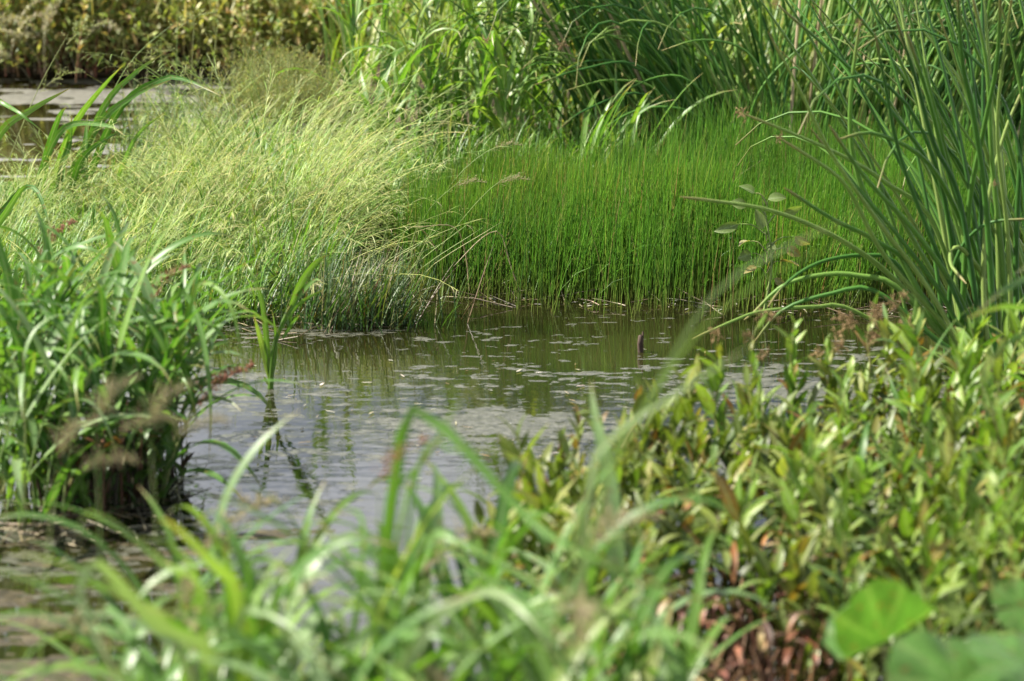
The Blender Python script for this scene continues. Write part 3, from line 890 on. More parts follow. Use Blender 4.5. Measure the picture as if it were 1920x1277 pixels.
# ------------------------------------------------------------------ tall broad-leaved grasses in the middle background
TG = [(655, 335, 0.85), (690, 322, 1.0), (735, 340, 0.8), (770, 318, 1.1), (810, 330, 0.9), (850, 315, 1.0), (890, 330, 1.1), (930, 318, 0.9), (965, 330, 1.0), (1000, 312, 0.95),
      (720, 300, 0.9), (830, 298, 1.1), (910, 295, 1.0), (1040, 300, 0.95), (790, 345, 0.6), (870, 350, 0.55), (950, 352, 0.5), (700, 352, 0.55)]
ORD = ['first', 'second', 'third', 'fourth', 'fifth', 'sixth', 'seventh', 'eighth', 'ninth', 'tenth', 'eleventh', 'twelfth', 'thirteenth', 'fourteenth', 'fifteenth', 'sixteenth', 'seventeenth', 'eighteenth', 'nineteenth', 'twentieth'] + ['twenty-' + o_ for o_ in ('first', 'second', 'third', 'fourth', 'fifth', 'sixth', 'seventh', 'eighth', 'ninth')]
TG.sort()
nt_ = [0, 0]
for i, (x, y, h) in enumerate(TG):
    b = G(x, y)
    tall = h > 0.7
    k_ = 0 if tall else 1
    lab = ('%s tall broad-bladed grass from the seeding mound, in the clump behind the rush bed' if tall else '%s short leafy grass from the seeding mound, at the foot of the tall clump') % ORD[nt_[k_]]
    nt_[k_] += 1
    t = thing('tall_grass', lab, 'grass', (b[0], b[1], 0.0), 'tall grass clump behind the rush bed' if tall else 'short grass at the foot of the tall clump')
    grass_plant(t, h * (1.15 if tall else 0.85), RNG.normal(0.2, 0.7), 0.12, 0.3, 8, 0.30, 1.3, PAN_GREEN if i % 2 else None, 3, leafset=LEAVES2)

# broad strap-leaved cattails behind the rush bed
for x, y, h, n_, lab in [(1088, 392, 0.48, 12, 'pale broad-leaved cattail fan rising behind the middle of the rush bed'),
                         (1170, 378, 0.55, 8, 'tall cattail leaves leaning right of the pale cattail fan'),
                         (1020, 290, 0.7, 9, 'thin cattail behind the left end of the rush bed'),
                         (1260, 285, 0.8, 9, 'cattail leaves among the bulrushes behind the rush bed')]:
    b = G(x, y)
    t = thing('cattail', lab, 'cattail', (b[0], b[1], -0.02))
    for k in range(n_):
        s = h * RNG.uniform(0.7, 1.15)
        link('leaf', STRAPS[k % 6], t, (RNG.normal(0, 0.015), RNG.normal(0, 0.015), 0), (0, RNG.uniform(0.0, 0.42), RNG.normal(0.0, 0.9) + (PI if k % 4 == 0 else 0)), (s, s * 1.0, s))

# ------------------------------------------------------------------ bulrush bed behind, stem by stem
def bul_mesh(tilt, bend, power, kink=0.0):
    P, S = arcs(np.zeros((1, 3)), np.array([0.0]), np.array([tilt]), np.array([bend]), np.array([1.0]), 14, power, 0.15)
    R = 0.0057 * np.clip(1 - 0.75 * np.linspace(0, 1, 14) ** 1.6, 0.12, 1)
    v, q, uv = tube_arrays(P, R[None], 6)
    return build_mesh('stem', [(v, q, uv, (0.1, 0.18, 0.07))], M_bul), P[0, -1]


BULS = [bul_mesh(RNG.uniform(0.03, 0.15), RNG.uniform(0.05, 0.5), 1.8) for _ in range(8)]
BULD = []
for me_, tip_ in BULS[:4]:
    m2_ = me_.copy(); m2_.materials[0] = M_straw
    BULD.append((m2_, tip_))
BULB = [bul_mesh(RNG.uniform(0.05, 0.2), RNG.uniform(1.4, 2.6), RNG.uniform(2.0, 4.0)) for _ in range(6)]


def spikelet_mesh():
    nb = 30
    Q, S2 = arcs(RNG.normal(0, 0.006, (nb, 3)), RNG.uniform(0, 6.28, nb), RNG.uniform(0.2, 2.2, nb), RNG.uniform(0.1, 1.6, nb), RNG.uniform(0.006, 0.034, nb), 4)
    v, q, uv = tube_arrays(Q, np.array([0.0004, 0.0005, 0.0019, 0.0005])[None].repeat(nb, 0), 4)
    return build_mesh('spikelet', [(v, q, uv, (0.25, 0.13, 0.05))], M_spikelet)


SPK = [spikelet_mesh() for _ in range(4)]


def bulrush_clump(t, ns, h, az, lean, bent=0.15, spread=0.09, pspk=0.14, scl=1.0):
    for k in range(ns):
        bentp = RNG.random() < bent
        me, tip = BULD[RNG.integers(4)] if RNG.random() < (0.07 if scl == 1.0 else 0.0) else (BULB if bentp else BULS)[RNG.integers(6)]
        s = h * RNG.uniform(0.75, 1.15)
        wv = RNG.uniform(0.75, 1.25) * scl
        # radius was made for length 1
        st = link('stem', me, t, (RNG.normal(0, spread), RNG.normal(0, spread), -0.04), (0, RNG.normal(lean, 0.13), az + RNG.normal(0, 0.6)), (s, s * wv, s))
        if RNG.random() < pspk:
            link('spikelet', SPK[k % 4], st, tip, (0, RNG.uniform(0, 1), RNG.uniform(0, 6)), (RNG.uniform(0.5, 1.1) / s,) * 3)


BB = []
for row, (y, x0, x1, n_) in enumerate([(318, 1190, 1960, 10), (285, 1160, 1980, 10), (245, 1180, 1990, 9), (200, 1200, 2000, 8)]):
    for j in range(n_):
        BB.append((x0 + (x1 - x0) * (j + RNG.uniform(-0.25, 0.25)) / (n_ - 1), y + RNG.uniform(-12, 12), row))
nrow = [0, 0, 0, 0]
for x, y, row in BB:
    b = G(x, y)
    u = (x - 1190) / 780.0
    nrow[row] += 1
    lab = ['%s bulrush clump from the cattails, front row just behind the bright rush bed',
           '%s bulrush clump from the cattails, second row of the bed behind the rushes',
           '%s bulrush clump from the cattails, third row of the bulrush bed',
           '%s bulrush clump from the cattails, rearmost row of the bulrush bed'][row] % ORD[nrow[row] - 1]
    t = thing('bulrush_clump', lab, 'bulrush', (b[0], b[1], 0.0), 'bulrush bed, ' + ['front', 'second', 'third', 'rearmost'][row] + ' row')
    az = PI if u < 0.38 else 0.0
    lean = 0.30 if u < 0.38 else 0.02 + 0.42 * max(0, u - 0.25)
    bulrush_clump(t, 28 if row < 2 else 22, RNG.uniform(1.0, 1.3) + 0.06 * row, az, lean, 0.5 if row == 0 else 0.3)

# arching and broken rush stems in front of the bed, as seen
b = G(1300, 345)
t = thing('bulrush_clump', 'low bulrush clump of long stems arching over the left end of the bulrush bed', 'bulrush', (b[0], b[1], 0.0))
for tr in [[(1300, 345, 8.7), (1275, 240, 8.7), (1200, 175, 8.6), (1100, 205, 8.5), (1050, 240, 8.4)],
           [(1290, 345, 8.7), (1240, 180, 8.7), (1150, 150, 8.6), (1060, 170, 8.5)],
           [(1320, 345, 8.6), (1270, 200, 8.6), (1190, 120, 8.5), (1090, 130, 8.4), (1000, 160, 8.3)],
           [(1345, 340, 8.6), (1330, 250, 8.6), (1280, 205, 8.5), (1180, 212, 8.5), (1060, 300, 8.4)],
           [(1370, 340, 8.6), (1345, 220, 8.6), (1290, 150, 8.5), (1230, 145, 8.5), (1140, 185, 8.4)],
           [(1462, 335, 8.5), (1470, 200, 8.5), (1478, 140, 8.5), (1500, 130, 8.4), (1560, 190, 8.3)],
           [(1452, 335, 8.5), (1450, 190, 8.5), (1420, 120, 8.5), (1380, 85, 8.5), (1310, 75, 8.4), (1240, 95, 8.4)],
           [(1540, 335, 8.5), (1555, 200, 8.5), (1590, 130, 8.5), (1650, 120, 8.4), (1710, 150, 8.4), (1740, 185, 8.4)],
           [(1670, 335, 8.4), (1672, 180, 8.4), (1668, 90, 8.4), (1640, 68, 8.4), (1610, 72, 8.4)],
           [(1380, 340, 8.6), (1420, 180, 8.6), (1500, 90, 8.6), (1600, 20, 8.6)],
           [(1700, 330, 8.5), (1740, 110, 8.5), (1800, 78, 8.5), (1900, 85, 8.5)]]:
    hero_blade(t, 'stem', tr, 0.0105, M_bul, tube=True, n=22)

# ------------------------------------------------------------------ the near bulrush at the right
b = G(1830, 705)
t = thing('bulrush_clump', 'large near bulrush with long stems fanning left over the rush bed, at the right edge', 'bulrush', (b[0], b[1], 0.0))
D0 = float(b[1])
TR = [[(1835, 720), (1768, 370), (1667, 202), (1583, 118), (1455, 7)],
      [(1850, 715), (1802, 387), (1751, 269), (1718, 151), (1677, 27)],
      [(1868, 715), (1850, 400), (1826, 219), (1805, 118), (1795, -20)],
      [(1800, 700), (1815, 404), (1846, 236), (1869, 118), (1876, -20)],
      [(1780, 650), (1650, 414), (1617, 354), (1596, 269), (1596, 168), (1612, 44)],
      [(1835, 690), (1751, 421), (1667, 347), (1600, 303), (1516, 263), (1391, 212)],
      [(1840, 720), (1778, 619), (1718, 552), (1650, 467), (1603, 377), (1566, 327), (1462, 259)],
      [(1820, 690), (1684, 531), (1600, 464), (1516, 420), (1431, 391), (1347, 378), (1275, 369)],
      [(1810, 680), (1684, 541), (1617, 518), (1549, 514), (1469, 535), (1411, 589), (1395, 600)],
      [(1815, 670), (1684, 498), (1627, 479), (1566, 484), (1516, 501), (1470, 535), (1440, 575)],
      [(1790, 690), (1600, 582), (1532, 575), (1431, 583), (1381, 599), (1297, 636)],
      [(1880, 690), (1850, 540), (1825, 490), (1797, 463), (1782, 475), (1785, 500), (1812, 532)],
      [(1800, 690), (1730, 520), (1640, 450), (1560, 410), (1470, 352)],
      [(1860, 720), (1800, 560), (1720, 440), (1620, 330), (1555, 235)],
      [(1855, 700), (1760, 480), (1690, 300), (1660, 160), (1640, 60)],
      [(1880, 720), (1830, 480), (1780, 330), (1740, 180), (1700, 60)],
      [(1890, 720), (1880, 500), (1860, 300), (1850, 120), (1820, -20)],
      [(1900, 720), (1890, 450), (1870, 250), (1885, 80), (1900, -20)],
      [(1845, 715), (1770, 560), (1690, 450), (1590, 330), (1520, 240)],
      [(1830, 700), (1740, 540), (1650, 420), (1560, 290), (1500, 170), (1440, 60)],
      [(1870, 700), (1835, 520), (1795, 400), (1735, 300), (1640, 250), (1570, 262)],
      [(1900, 740), (1760, 640), (1640, 545), (1560, 550), (1470, 580), (1415, 640)],
      [(1910, 740), (1905, 480), (1915, 260), (1930, 60)],
      [(1860, 735), (1845, 560), (1850, 400), (1880, 260), (1925, 150)],
      [(1790, 700), (1780, 560), (1800, 470), (1850, 420), (1930, 410)]]
for i, tr in enumerate(TR):
    n_ = len(tr)
    a, bb = RNG.uniform(-0.12, 0.12), RNG.uniform(-0.5, 0.15)
    hero_blade(t, 'stem', [(x, y, D0 + a + (bb if n_ > 2 else 0) * (k / (n_ - 1)) ** 1.5) for k, (x, y) in enumerate(tr)], RNG.uniform(0.0115, 0.0165), M_bul, tube=True, n=24)
for x, y, d in [(1455, 7, 5.8), (1462, 259, 5.9), (1612, 44, 5.9), (1391, 212, 5.9), (1865, 345, 5.9)]:
    p = U(x, y, d) - np.array(t.location)
    link('spikelet', SPK[RNG.integers(4)], t, p, (0.5, 1, RNG.uniform(0, 6)), (RNG.uniform(0.4, 0.8),) * 3)
for j, (x, y, lab) in enumerate([(1880, 690, 'upright bulrush clump beside the large near bulrush, against the right edge'), (1925, 640, 'bulrush clump cut by the right edge of the picture'),
                                 (1905, 560, 'bulrush clump behind the large near bulrush at the right edge'), (1850, 620, 'leafy-based bulrush clump just left of the right-edge bulrushes')]):
    b = G(x, y)
    t = thing('bulrush_clump', lab, 'bulrush', (b[0], b[1], 0.0))
    bulrush_clump(t, 11, 1.1, PI, 0.06 + 0.08 * j, 0.2, 0.07, 0.06, 1.3)

# ------------------------------------------------------------------ dark tuft in the pond edge and bent straws
NT = 640
bc_ = G(650, 608)
t_ = np.c_[RNG.normal(bc_[0], 0.10, NT), RNG.normal(bc_[1] + 0.02, 0.05, NT), np.full(NT, -0.02)]
P, S = arcs(t_, RNG.uniform(0, 6.28, NT) * 0.5 - 0.8 + RNG.normal(0, 0.8, NT), RNG.uniform(0.05, 0.8, NT), RNG.uniform(0, 0.7, NT), RNG.uniform(0.1, 0.26, NT), 6)
W = np.array([0.8, 1, 0.9, 0.8, 0.5, 0.1])[None] * RNG.uniform(0.002, 0.005, (NT, 1))
c = palette([(0.035, 0.08, 0.02), (0.06, 0.12, 0.025), (0.16, 0.16, 0.06), (0.10, 0.05, 0.02)], NT, 0.15, [4, 3, 2, 0.6])
t = thing('grass_tuft', 'dark green grass tuft standing in the water below the seeding mound', 'grass', (bc_[0], bc_[1], 0.0))
f = link('blades', build_mesh('blades', [(lambda L_: (L_[0] - np.array([bc_[0], bc_[1], 0]), *L_[1:]))(lance(P, W, S, 0.25, c))], M_attr), t); f['kind'] = 'stuff'
for k in range(14):
    x = 700 + RNG.uniform(-40, 60)
    pts_ = [(x, 600 - RNG.uniform(0, 30), 6.75), (x + RNG.uniform(20, 60), 520 - RNG.uniform(0, 30), 6.75), (x + RNG.uniform(70, 190), 460 - RNG.uniform(0, 60), 6.7)]
    hero_blade(t, 'culm', pts_, 0.003, M_culm, tube=True, n=8, k=4)
for tr, lab in [([(880, 545, 6.95), (872, 470, 6.95), (850, 425, 6.9), (790, 425, 6.85), (778, 425, 6.85)], 'dry bent straw at the left front of the rush bed'),
                ([(978, 558, 6.9), (955, 490, 6.9), (938, 437, 6.9), (905, 445, 6.85), (850, 500, 6.8)], 'tan straw folded over in front of the rush bed'),
                ([(820, 470, 7.0), (800, 440, 6.95), (783, 425, 6.9)], 'short pale straw leaning between mound and rush bed')]:
    b = U(*tr[0]); t = thing('dry_straw', lab, 'straw', (b[0], b[1], 0.0))
    hero_blade(t, 'stalk', tr, 0.0042, M_straw, tube=True, n=14, k=5)
for tr, lab in [([(770, 545, 7.1), (860, 420, 7.0), (930, 345, 6.95), (985, 322, 6.9)], 'grass stalk with a rusty drooping seed head over the rush bed'),
                ([(740, 520, 7.2), (800, 400, 7.1), (850, 350, 7.05), (870, 335, 7.0)], 'grass stalk with a rusty seed head at the left of the rush bed'),
                ([(760, 480, 7.5), (850, 340, 7.4), (920, 280, 7.4), (960, 276, 7.3)], 'stalk with a tan seed head just above the rush bed')]:
    b = U(*tr[0]); t = thing('seeding_stalk', lab, 'grass', (b[0], b[1], 0.0))
    hero_blade(t, 'culm', tr, 0.0026, M_culm, tube=True, n=14, k=4)
    e = U(*tr[-2]) - np.array(t.location)
    link('panicle', PAN_TAN[0], t, e, (0, 1.15, 0), (0.35, 0.35, 0.7))

# small vine with pale lobed leaves in front of the rushes
v, q, uv = unit_leaf(1.35, 0.5, 0.78, 1.2, 0.3, 9, 'lance')
LOB = build_mesh('leaf', [(v, q, uv, (0.3, 0.33, 0.2))], M_pale)
b = G(1432, 592)
t = thing('vine_seedling', 'small vine with pale lobed leaves in front of the rush bed', 'vine', (b[0], b[1], 0.0))
D1 = float(b[1]) - 0.03
hero_blade(t, 'stem', [(1430, 600, D1), (1447, 500, D1), (1440, 430, D1), (1428, 370, D1)], 0.0085, M_culm, tube=True, n=12, k=5)
for x, y, s, az_, ti in [(1470, 400, 0.05, 0.5, 0.2), (1400, 385, 0.045, 2.7, 0.3), (1475, 465, 0.05, -0.3, 0.4), (1408, 475, 0.05, 3.3, 0.4), (1440, 470, 0.045, 1.2, 0.3), (1385, 420, 0.062, 2.9, 0.9), (1405, 452, 0.045, 3.4, 0.7), (1415, 362, 0.05, 2.5, 0.4), (1440, 374, 0.05, 0.4, 0.5), (1490, 444, 0.05, 0.1, 0.9),
                        (1462, 490, 0.055, 0.3, 1.3), (1452, 522, 0.045, 0.1, 1.2), (1430, 430, 0.05, 1.6, 0.5), (1418, 500, 0.035, 3.0, 1.2)]:
    p = U(x, y, D1) - np.array(t.location)
    lf = link('leaf', LOB, t, p, (0, 0, 0), (RNG.uniform(0.75, 1.2) * s, RNG.uniform(0.55, 0.85) * s, 0.9 * s))
    lf.rotation_mode = 'QUATERNION'
    lf.rotation_quaternion = Quaternion((1, 0, 0), RNG.uniform(0.3, 1.7)) @ Quaternion((0, 0, 1), az_ - 0.6 * ti * (1 if abs(az_) < 1.5 else -1)) @ Quaternion((1, 0, 0), RNG.normal(0, 0.4))
    hero_blade(t, 'leaf_stalk', [(1438, y + 22, D1), ((x + 1438) / 2, y + 2, D1), (x, y, D1)], 0.004, M_culm, tube=True, n=6, k=4)

# dead stub in the water
b = G(1200, 660)
t = thing('dead_stub', 'short dark dead stalk poking out of the open water', 'stalk', (b[0], b[1], 0.0))
P = np.array([[[0, 0, -0.05], [0.001, 0, 0.0], [-0.001, 0.001, 0.02], [0.002, 0, 0.04], [0.001, 0, 0.044]]])
v, q, uv = tube_arrays(P, np.array([[0.007, 0.007, 0.006, 0.0065, 0.002]]), 7)
link('stalk', build_mesh('stalk', [(v, q, uv, (0.05, 0.03, 0.02))], M_stub), t)
link('splinter', build_mesh('splinter', [(v * np.array([0.4, 0.4, 1.2]) + np.array([0.006, 0, 0]), q, uv, (0.05, 0.03, 0.02))], M_stub), t)

# ------------------------------------------------------------------ young shoot standing in the water
b = G(507, 728)
D2 = float(b[1])
t = thing('young_reed', 'single young reed shoot with upright blades standing in open water', 'reed', (b[0], b[1], 0.0))
hero_blade(t, 'culm', [(507, 735, D2), (512, 660, D2), (528, 610, D2), (545, 570, D2)], 0.014, M_leaf2, tube=True, n=10)
for tr, wd in [([(545, 575, D2), (565, 530, D2), (590, 495, D2), (613, 478, D2 - 0.05)], 0.019), ([(540, 590, D2), (560, 555, D2), (590, 525, D2 - 0.02), (604, 530, D2 - 0.05)], 0.014),
               ([(538, 600, D2), (560, 570, D2), (608, 542, D2 - 0.04)], 0.010), ([(507, 715, D2), (500, 680, D2), (490, 640, D2), (476, 590, D2 - 0.04)], 0.016),
               ([(505, 700, D2), (492, 570, D2), (470, 510, D2), (458, 490, D2 + 0.05)], 0.014), ([(507, 720, D2), (516, 650, D2), (513, 600, D2), (509, 580, D2)], 0.012),
               ([(530, 635, D2), (545, 610, D2), (562, 590, D2 - 0.05)], 0.009), ([(506, 722, D2), (498, 712, D2), (494, 705, D2)], 0.009)]:
    hero_blade(t, 'leaf', tr, wd, M_leaf2, roll=RNG.uniform(-0.4, 0.4), prof='grass', n=12)

# ------------------------------------------------------------------ broad blue-green blades at the left of the mound
b = G(120, 395)
t = thing('broad_sedge', 'broad blue-green sedge leaning right at the left end of the seeding mound', 'sedge', (b[0], b[1], 0.0))
for tr, wd in [([(85, 400, 8.1), (130, 250, 8.0), (190, 165, 7.9), (235, 118, 7.8)], 0.026), ([(100, 400, 8.1), (180, 240, 8.0), (250, 180, 7.9), (320, 150, 7.8)], 0.026),
               ([(120, 400, 8.1), (190, 210, 8.0), (250, 140, 7.9), (310, 98, 7.8)], 0.024), ([(75, 395, 8.1), (85, 300, 8.0), (110, 220, 8.0), (125, 200, 7.9)], 0.026),
               ([(160, 400, 8.0), (160, 290, 8.0), (165, 210, 8.0)], 0.03), ([(140, 400, 8.1), (220, 210, 8.0), (300, 150, 7.9), (350, 150, 7.8), (415, 180, 7.7)], 0.024),
               ([(60, 400, 8.0), (75, 330, 8.0), (120, 240, 7.9), (200, 235, 7.8), (235, 255, 7.7)], 0.022), ([(200, 400, 8.0), (230, 310, 7.9), (260, 250, 7.9), (310, 210, 7.8)], 0.016),
               ([(110, 400, 8.0), (115, 320, 8.0), (130, 270, 8.0), (135, 215, 7.9)], 0.022), ([(130, 405, 7.9), (140, 330, 7.9), (170, 280, 7.8), (250, 230, 7.8)], 0.02)]:
    hero_blade(t, 'leaf', tr, wd, M_leaf, roll=RNG.uniform(-0.5, 0.5), n=16)
b = G(-20, 470)
t = thing('broad_sedge', 'broad sedge blade entering from the left edge over the back water', 'sedge', (b[0], b[1], 0.0))
for tr, wd in [([(-60, 380, 7.4), (0, 250, 7.4), (60, 205, 7.3), (132, 165, 7.2)], 0.024), ([(-60, 150, 7.3), (0, 190, 7.3), (40, 215, 7.2), (90, 255, 7.2)], 0.014), ([(-60, 480, 7.3), (0, 400, 7.3), (60, 350, 7.2), (100, 440, 7.0)], 0.016),
               ([(-50, 490, 7.2), (10, 400, 7.2), (40, 355, 7.2), (60, 350, 7.1)], 0.02)]:
    hero_blade(t, 'leaf', tr, wd, M_leaf, roll=RNG.uniform(-0.4, 0.4), n=16)
for i, (tr, lab) in enumerate([([(0, 345, 8.6), (40, 240, 8.5), (80, 150, 8.5), (130, 60, 8.4)], 'thin grass stalk with spreading seed head crossing the back water'),
                               ([(130, 400, 8.2), (200, 200, 8.2), (250, 110, 8.2), (330, 40, 8.2)], 'leaning seed stalk above the broad sedge in front of the far bank'),
                               ([(330, 330, 9.3), (330, 150, 9.3), (335, 0, 9.3)], 'tall thin stalk standing before the far bank'),
                               ([(345, 330, 9.3), (358, 150, 9.3), (365, 20, 9.3)], 'tall straight stalk right of the first before the far bank'),
                               ([(390, 330, 9.2), (396, 160, 9.2), (410, 30, 9.2)], 'rightmost of the tall thin stalks before the far bank'),
                               ([(300, 330, 9.2), (303, 180, 9.2), (302, 60, 9.2)], 'leftmost of the tall thin stalks before the far bank')]):
    b = U(*tr[0]); t = thing('seeding_stalk', lab, 'grass', (b[0], b[1], 0.0))
    hero_blade(t, 'culm', [(tr[0][0], G(*tr[0][:2])[1] * 0 + tr[0][1], tr[0][2])] + tr[1:], 0.0034, M_culm, tube=True, n=14, k=4)
    if i < 2:
        for k in range(2):
            e = U(*tr[-1 - k]) - np.array(t.location)
            link('panicle', PAN_GREEN[k], t, e - np.array([0.01, 0, 0.04]), (0, 0.6, 0), (1, 1, 1))

# loose spiky grass low behind the mound, in front of the far bank
NB = 700
pts = sample(gpoly([(200, 330), (260, 235), (420, 240), (520, 300), (420, 345)]), NB)
P, S = arcs(np.c_[pts, np.full(NB, -0.02)], RNG.uniform(0, 6.28, NB), RNG.uniform(0.1, 0.7, NB), RNG.uniform(0.0, 0.8, NB), RNG.uniform(0.12, 0.34, NB), 6)
W = np.array([0.8, 1, 1, 0.8, 0.5, 0.1])[None] * RNG.uniform(0.002, 0.006, (NB, 1))
c = palette([(0.10, 0.17, 0.06), (0.08, 0.13, 0.05), (0.26, 0.25, 0.15)], NB)
o = link('sparse_grass', build_mesh('sparse_grass', [lance(P, W, S, 0.2, c)], M_attr))
stuff(o, 'loose grey-green grass standing in the back water behind the mound', 'grass')

# ------------------------------------------------------------------ left foreground stand of grass
LF = [(-30, 985, 0.42), (40, 1000, 0.45), (100, 985, 0.43), (160, 960, 0.42), (215, 940, 0.40), (265, 925, 0.38), (20, 930, 0.46), (90, 900, 0.45), (150, 890, 0.44), (220, 880, 0.42), (285, 880, 0.36), (310, 930, 0.3),
      (-20, 860, 0.42), (60, 850, 0.42), (130, 830, 0.40), (210, 820, 0.38), (280, 800, 0.36), (320, 850, 0.32), (0, 960, 0.44), (70, 950, 0.44), (130, 930, 0.44), (185, 915, 0.42), (40, 890, 0.45), (110, 865, 0.44), (180, 850, 0.42), (245, 845, 0.38),
      (250, 905, 0.36), (-40, 910, 0.45), (10, 810, 0.40), (90, 800, 0.40), (170, 790, 0.36)]
LF.sort()
cnt_ = {}
for i, (x, y, h) in enumerate(LF):
    b = G(x, y)
    e = 'along the water edge of' if y > 920 else 'in the middle of' if y > 850 else 'at the back of'
    cnt_[e] = cnt_.get(e, 0) + 1
    t = thing('marsh_grass', '%s marsh grass from left, %s the stand beside the algae mat' % (ORD[cnt_[e] - 1], e), 'grass', (b[0], b[1], 0.0), 'marsh grass %s the stand beside the algae mat' % e)
    grass_plant(t, h * 0.95, RNG.normal(0.2, 1.0), 0.15, 0.4, 6, 0.31, 1.2, PAN_RUST if i in (4, 29) else None, 2, 0.22, leafset=LEAVES3 if i % 6 == 1 else LEAVES)
b = G(300, 900)
D3 = float(b[1])
t = thing('marsh_grass', 'arching marsh grass with long blades drooping over the pond, right end of the left stand', 'grass', (b[0], b[1], 0.0))
for tr, wd in [([(300, 860, 5.2), (350, 600, 5.15), (378, 530, 5.1), (430, 570, 5.0), (455, 680, 4.95), (458, 740, 4.95)], 0.013),
               ([(290, 860, 5.2), (310, 610, 5.15), (345, 545, 5.1), (378, 620, 5.05), (395, 750, 5.0), (392, 860, 5.0)], 0.017),
               ([(280, 860, 5.2), (240, 640, 5.15), (190, 560, 5.1), (150, 590, 5.05), (185, 650, 5.0), (195, 700, 5.0)], 0.014),
               ([(270, 880, 5.2), (280, 720, 5.1), (310, 685, 5.1), (350, 720, 5.0), (372, 800, 5.0)], 0.013),
               ([(240, 870, 5.2), (200, 700, 5.1), (110, 575, 5.0), (280, 560, 4.9)], 0.011),
               ([(150, 900, 5.1), (110, 650, 5.0), (108, 560, 5.0), (150, 485, 4.9)], 0.016), ([(120, 900, 5.1), (60, 650, 5.0), (30, 520, 5.0), (45, 500, 4.95), (50, 600, 4.9)], 0.015),
               ([(110, 900, 5.1), (105, 600, 5.0), (60, 500, 5.0), (110, 490, 4.9)], 0.016), ([(130, 900, 5.1), (105, 560, 5.0), (106, 480, 4.95)], 0.013)]:
    hero_blade(t, 'leaf', tr, wd, M_leaf, roll=RNG.uniform(-0.4, 0.4), n=20)
b = G(250, 905)
t = thing('marsh_grass', 'marsh grass with a reddish plume above the left foreground stand', 'grass', (b[0], b[1], 0.0))
hero_blade(t, 'culm', [(250, 905, 5.15), (262, 700, 5.1), (275, 590, 5.1), (292, 545, 5.1)], 0.005, M_culm, tube=True, n=12)
link('panicle', PAN_RUST[1], t, U(285, 565, 5.1) - np.array(t.location), (0, 0.35, 0), (0.75, 0.75, 0.85))
for tr in [[(262, 700, 5.1), (290, 620, 5.05), (350, 600, 5.0), (365, 515, 4.95)], [(265, 680, 5.1), (220, 610, 5.0), (170, 600, 5.0), (120, 640, 4.95)]]:
    hero_blade(t, 'leaf', tr, 0.013, M_leaf, n=14)
# drooping dark weeds at the foot of that stand
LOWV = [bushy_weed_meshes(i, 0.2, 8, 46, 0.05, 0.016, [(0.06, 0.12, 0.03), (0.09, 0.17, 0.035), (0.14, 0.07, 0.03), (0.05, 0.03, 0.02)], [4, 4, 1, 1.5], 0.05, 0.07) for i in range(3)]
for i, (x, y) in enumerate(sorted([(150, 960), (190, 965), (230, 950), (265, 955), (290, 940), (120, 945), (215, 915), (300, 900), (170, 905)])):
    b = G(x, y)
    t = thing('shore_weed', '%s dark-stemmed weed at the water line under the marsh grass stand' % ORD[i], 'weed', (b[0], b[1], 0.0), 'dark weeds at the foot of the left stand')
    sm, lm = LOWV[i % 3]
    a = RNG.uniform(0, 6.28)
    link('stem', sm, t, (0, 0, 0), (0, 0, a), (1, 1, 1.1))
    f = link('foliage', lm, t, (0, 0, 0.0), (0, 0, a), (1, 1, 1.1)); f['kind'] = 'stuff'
# pale out-of-focus seed heads close to the camera at the left
for i, (x, y, x2, y2, lab) in enumerate([(60, 1300, 110, 800, 'blurred tan seed heads close to the camera at the left edge'), (200, 1300, 180, 730, 'blurred tan seed heads before the middle of the left stand'), (320, 1300, 280, 740, 'blurred tan seed heads before the right end of the left stand')]):
    d = 3.25
    r = ray(x, 1277); b = U(x, 1500, d)
    t = thing('seeding_stalk', lab, 'grass', (b[0], b[1], 0.05))
    hero_blade(t, 'culm', [(x, 1560, d), ((x + x2) / 2, 1100, d), (x2, y2 + 60, d)], 0.003, M_culm, tube=True, n=12, k=4)
    for k in range(2):
        link('panicle', PAN_TAN[k], t, U(x2 + 40 * k, y2 + 55 + 30 * k, d) - np.array(t.location), (0, 0.3 + 0.5 * k, RNG.uniform(-0.5, 0.5)), (0.55, 0.55, 0.55))

# ------------------------------------------------------------------ bottom foreground grasses, close to the camera
FG = []
for row_, (d, n_, h0) in enumerate([(3.0, 15, 0.47), (3.3, 17, 0.45), (3.65, 13, 0.37)]):
    for k_ in range(n_):
        x = 270 + 900 * (k_ + RNG.uniform(-0.3, 0.3)) / (n_ - 1)
        FG.append((x, d + RNG.uniform(-0.1, 0.1), h0 * np.interp(x, [100, 300, 700, 1000, 1150], [0.7, 0.95, 1.1, 1.0, 0.8]) * RNG.uniform(0.85, 1.1), row_))
cnt_ = [0, 0, 0]
for i, (x, d, h, row_) in enumerate(FG):
    b = U(x, 1600, d)
    cnt_[row_] += 1
    e = ['front', 'middle', 'back'][row_]
    t = thing('foreground_grass', '%s grass from the algae mat, %s row of blurred grasses along the bottom edge' % (ORD[cnt_[row_] - 1], e), 'grass', (b[0], b[1], 0.0), 'blurred grasses along the bottom edge, %s row' % e)
    grass_plant(t, h * 0.95, RNG.normal(0.0, 1.2), 0.15, 0.4, 8, 0.32, 1.2, PAN_TAN if i % 5 == 2 else None, 1, 0.2, leafset=[LEAVES, LEAVES2, LEAVES, LEAVES3, LEAVES][i % 5], rad=0.0024)
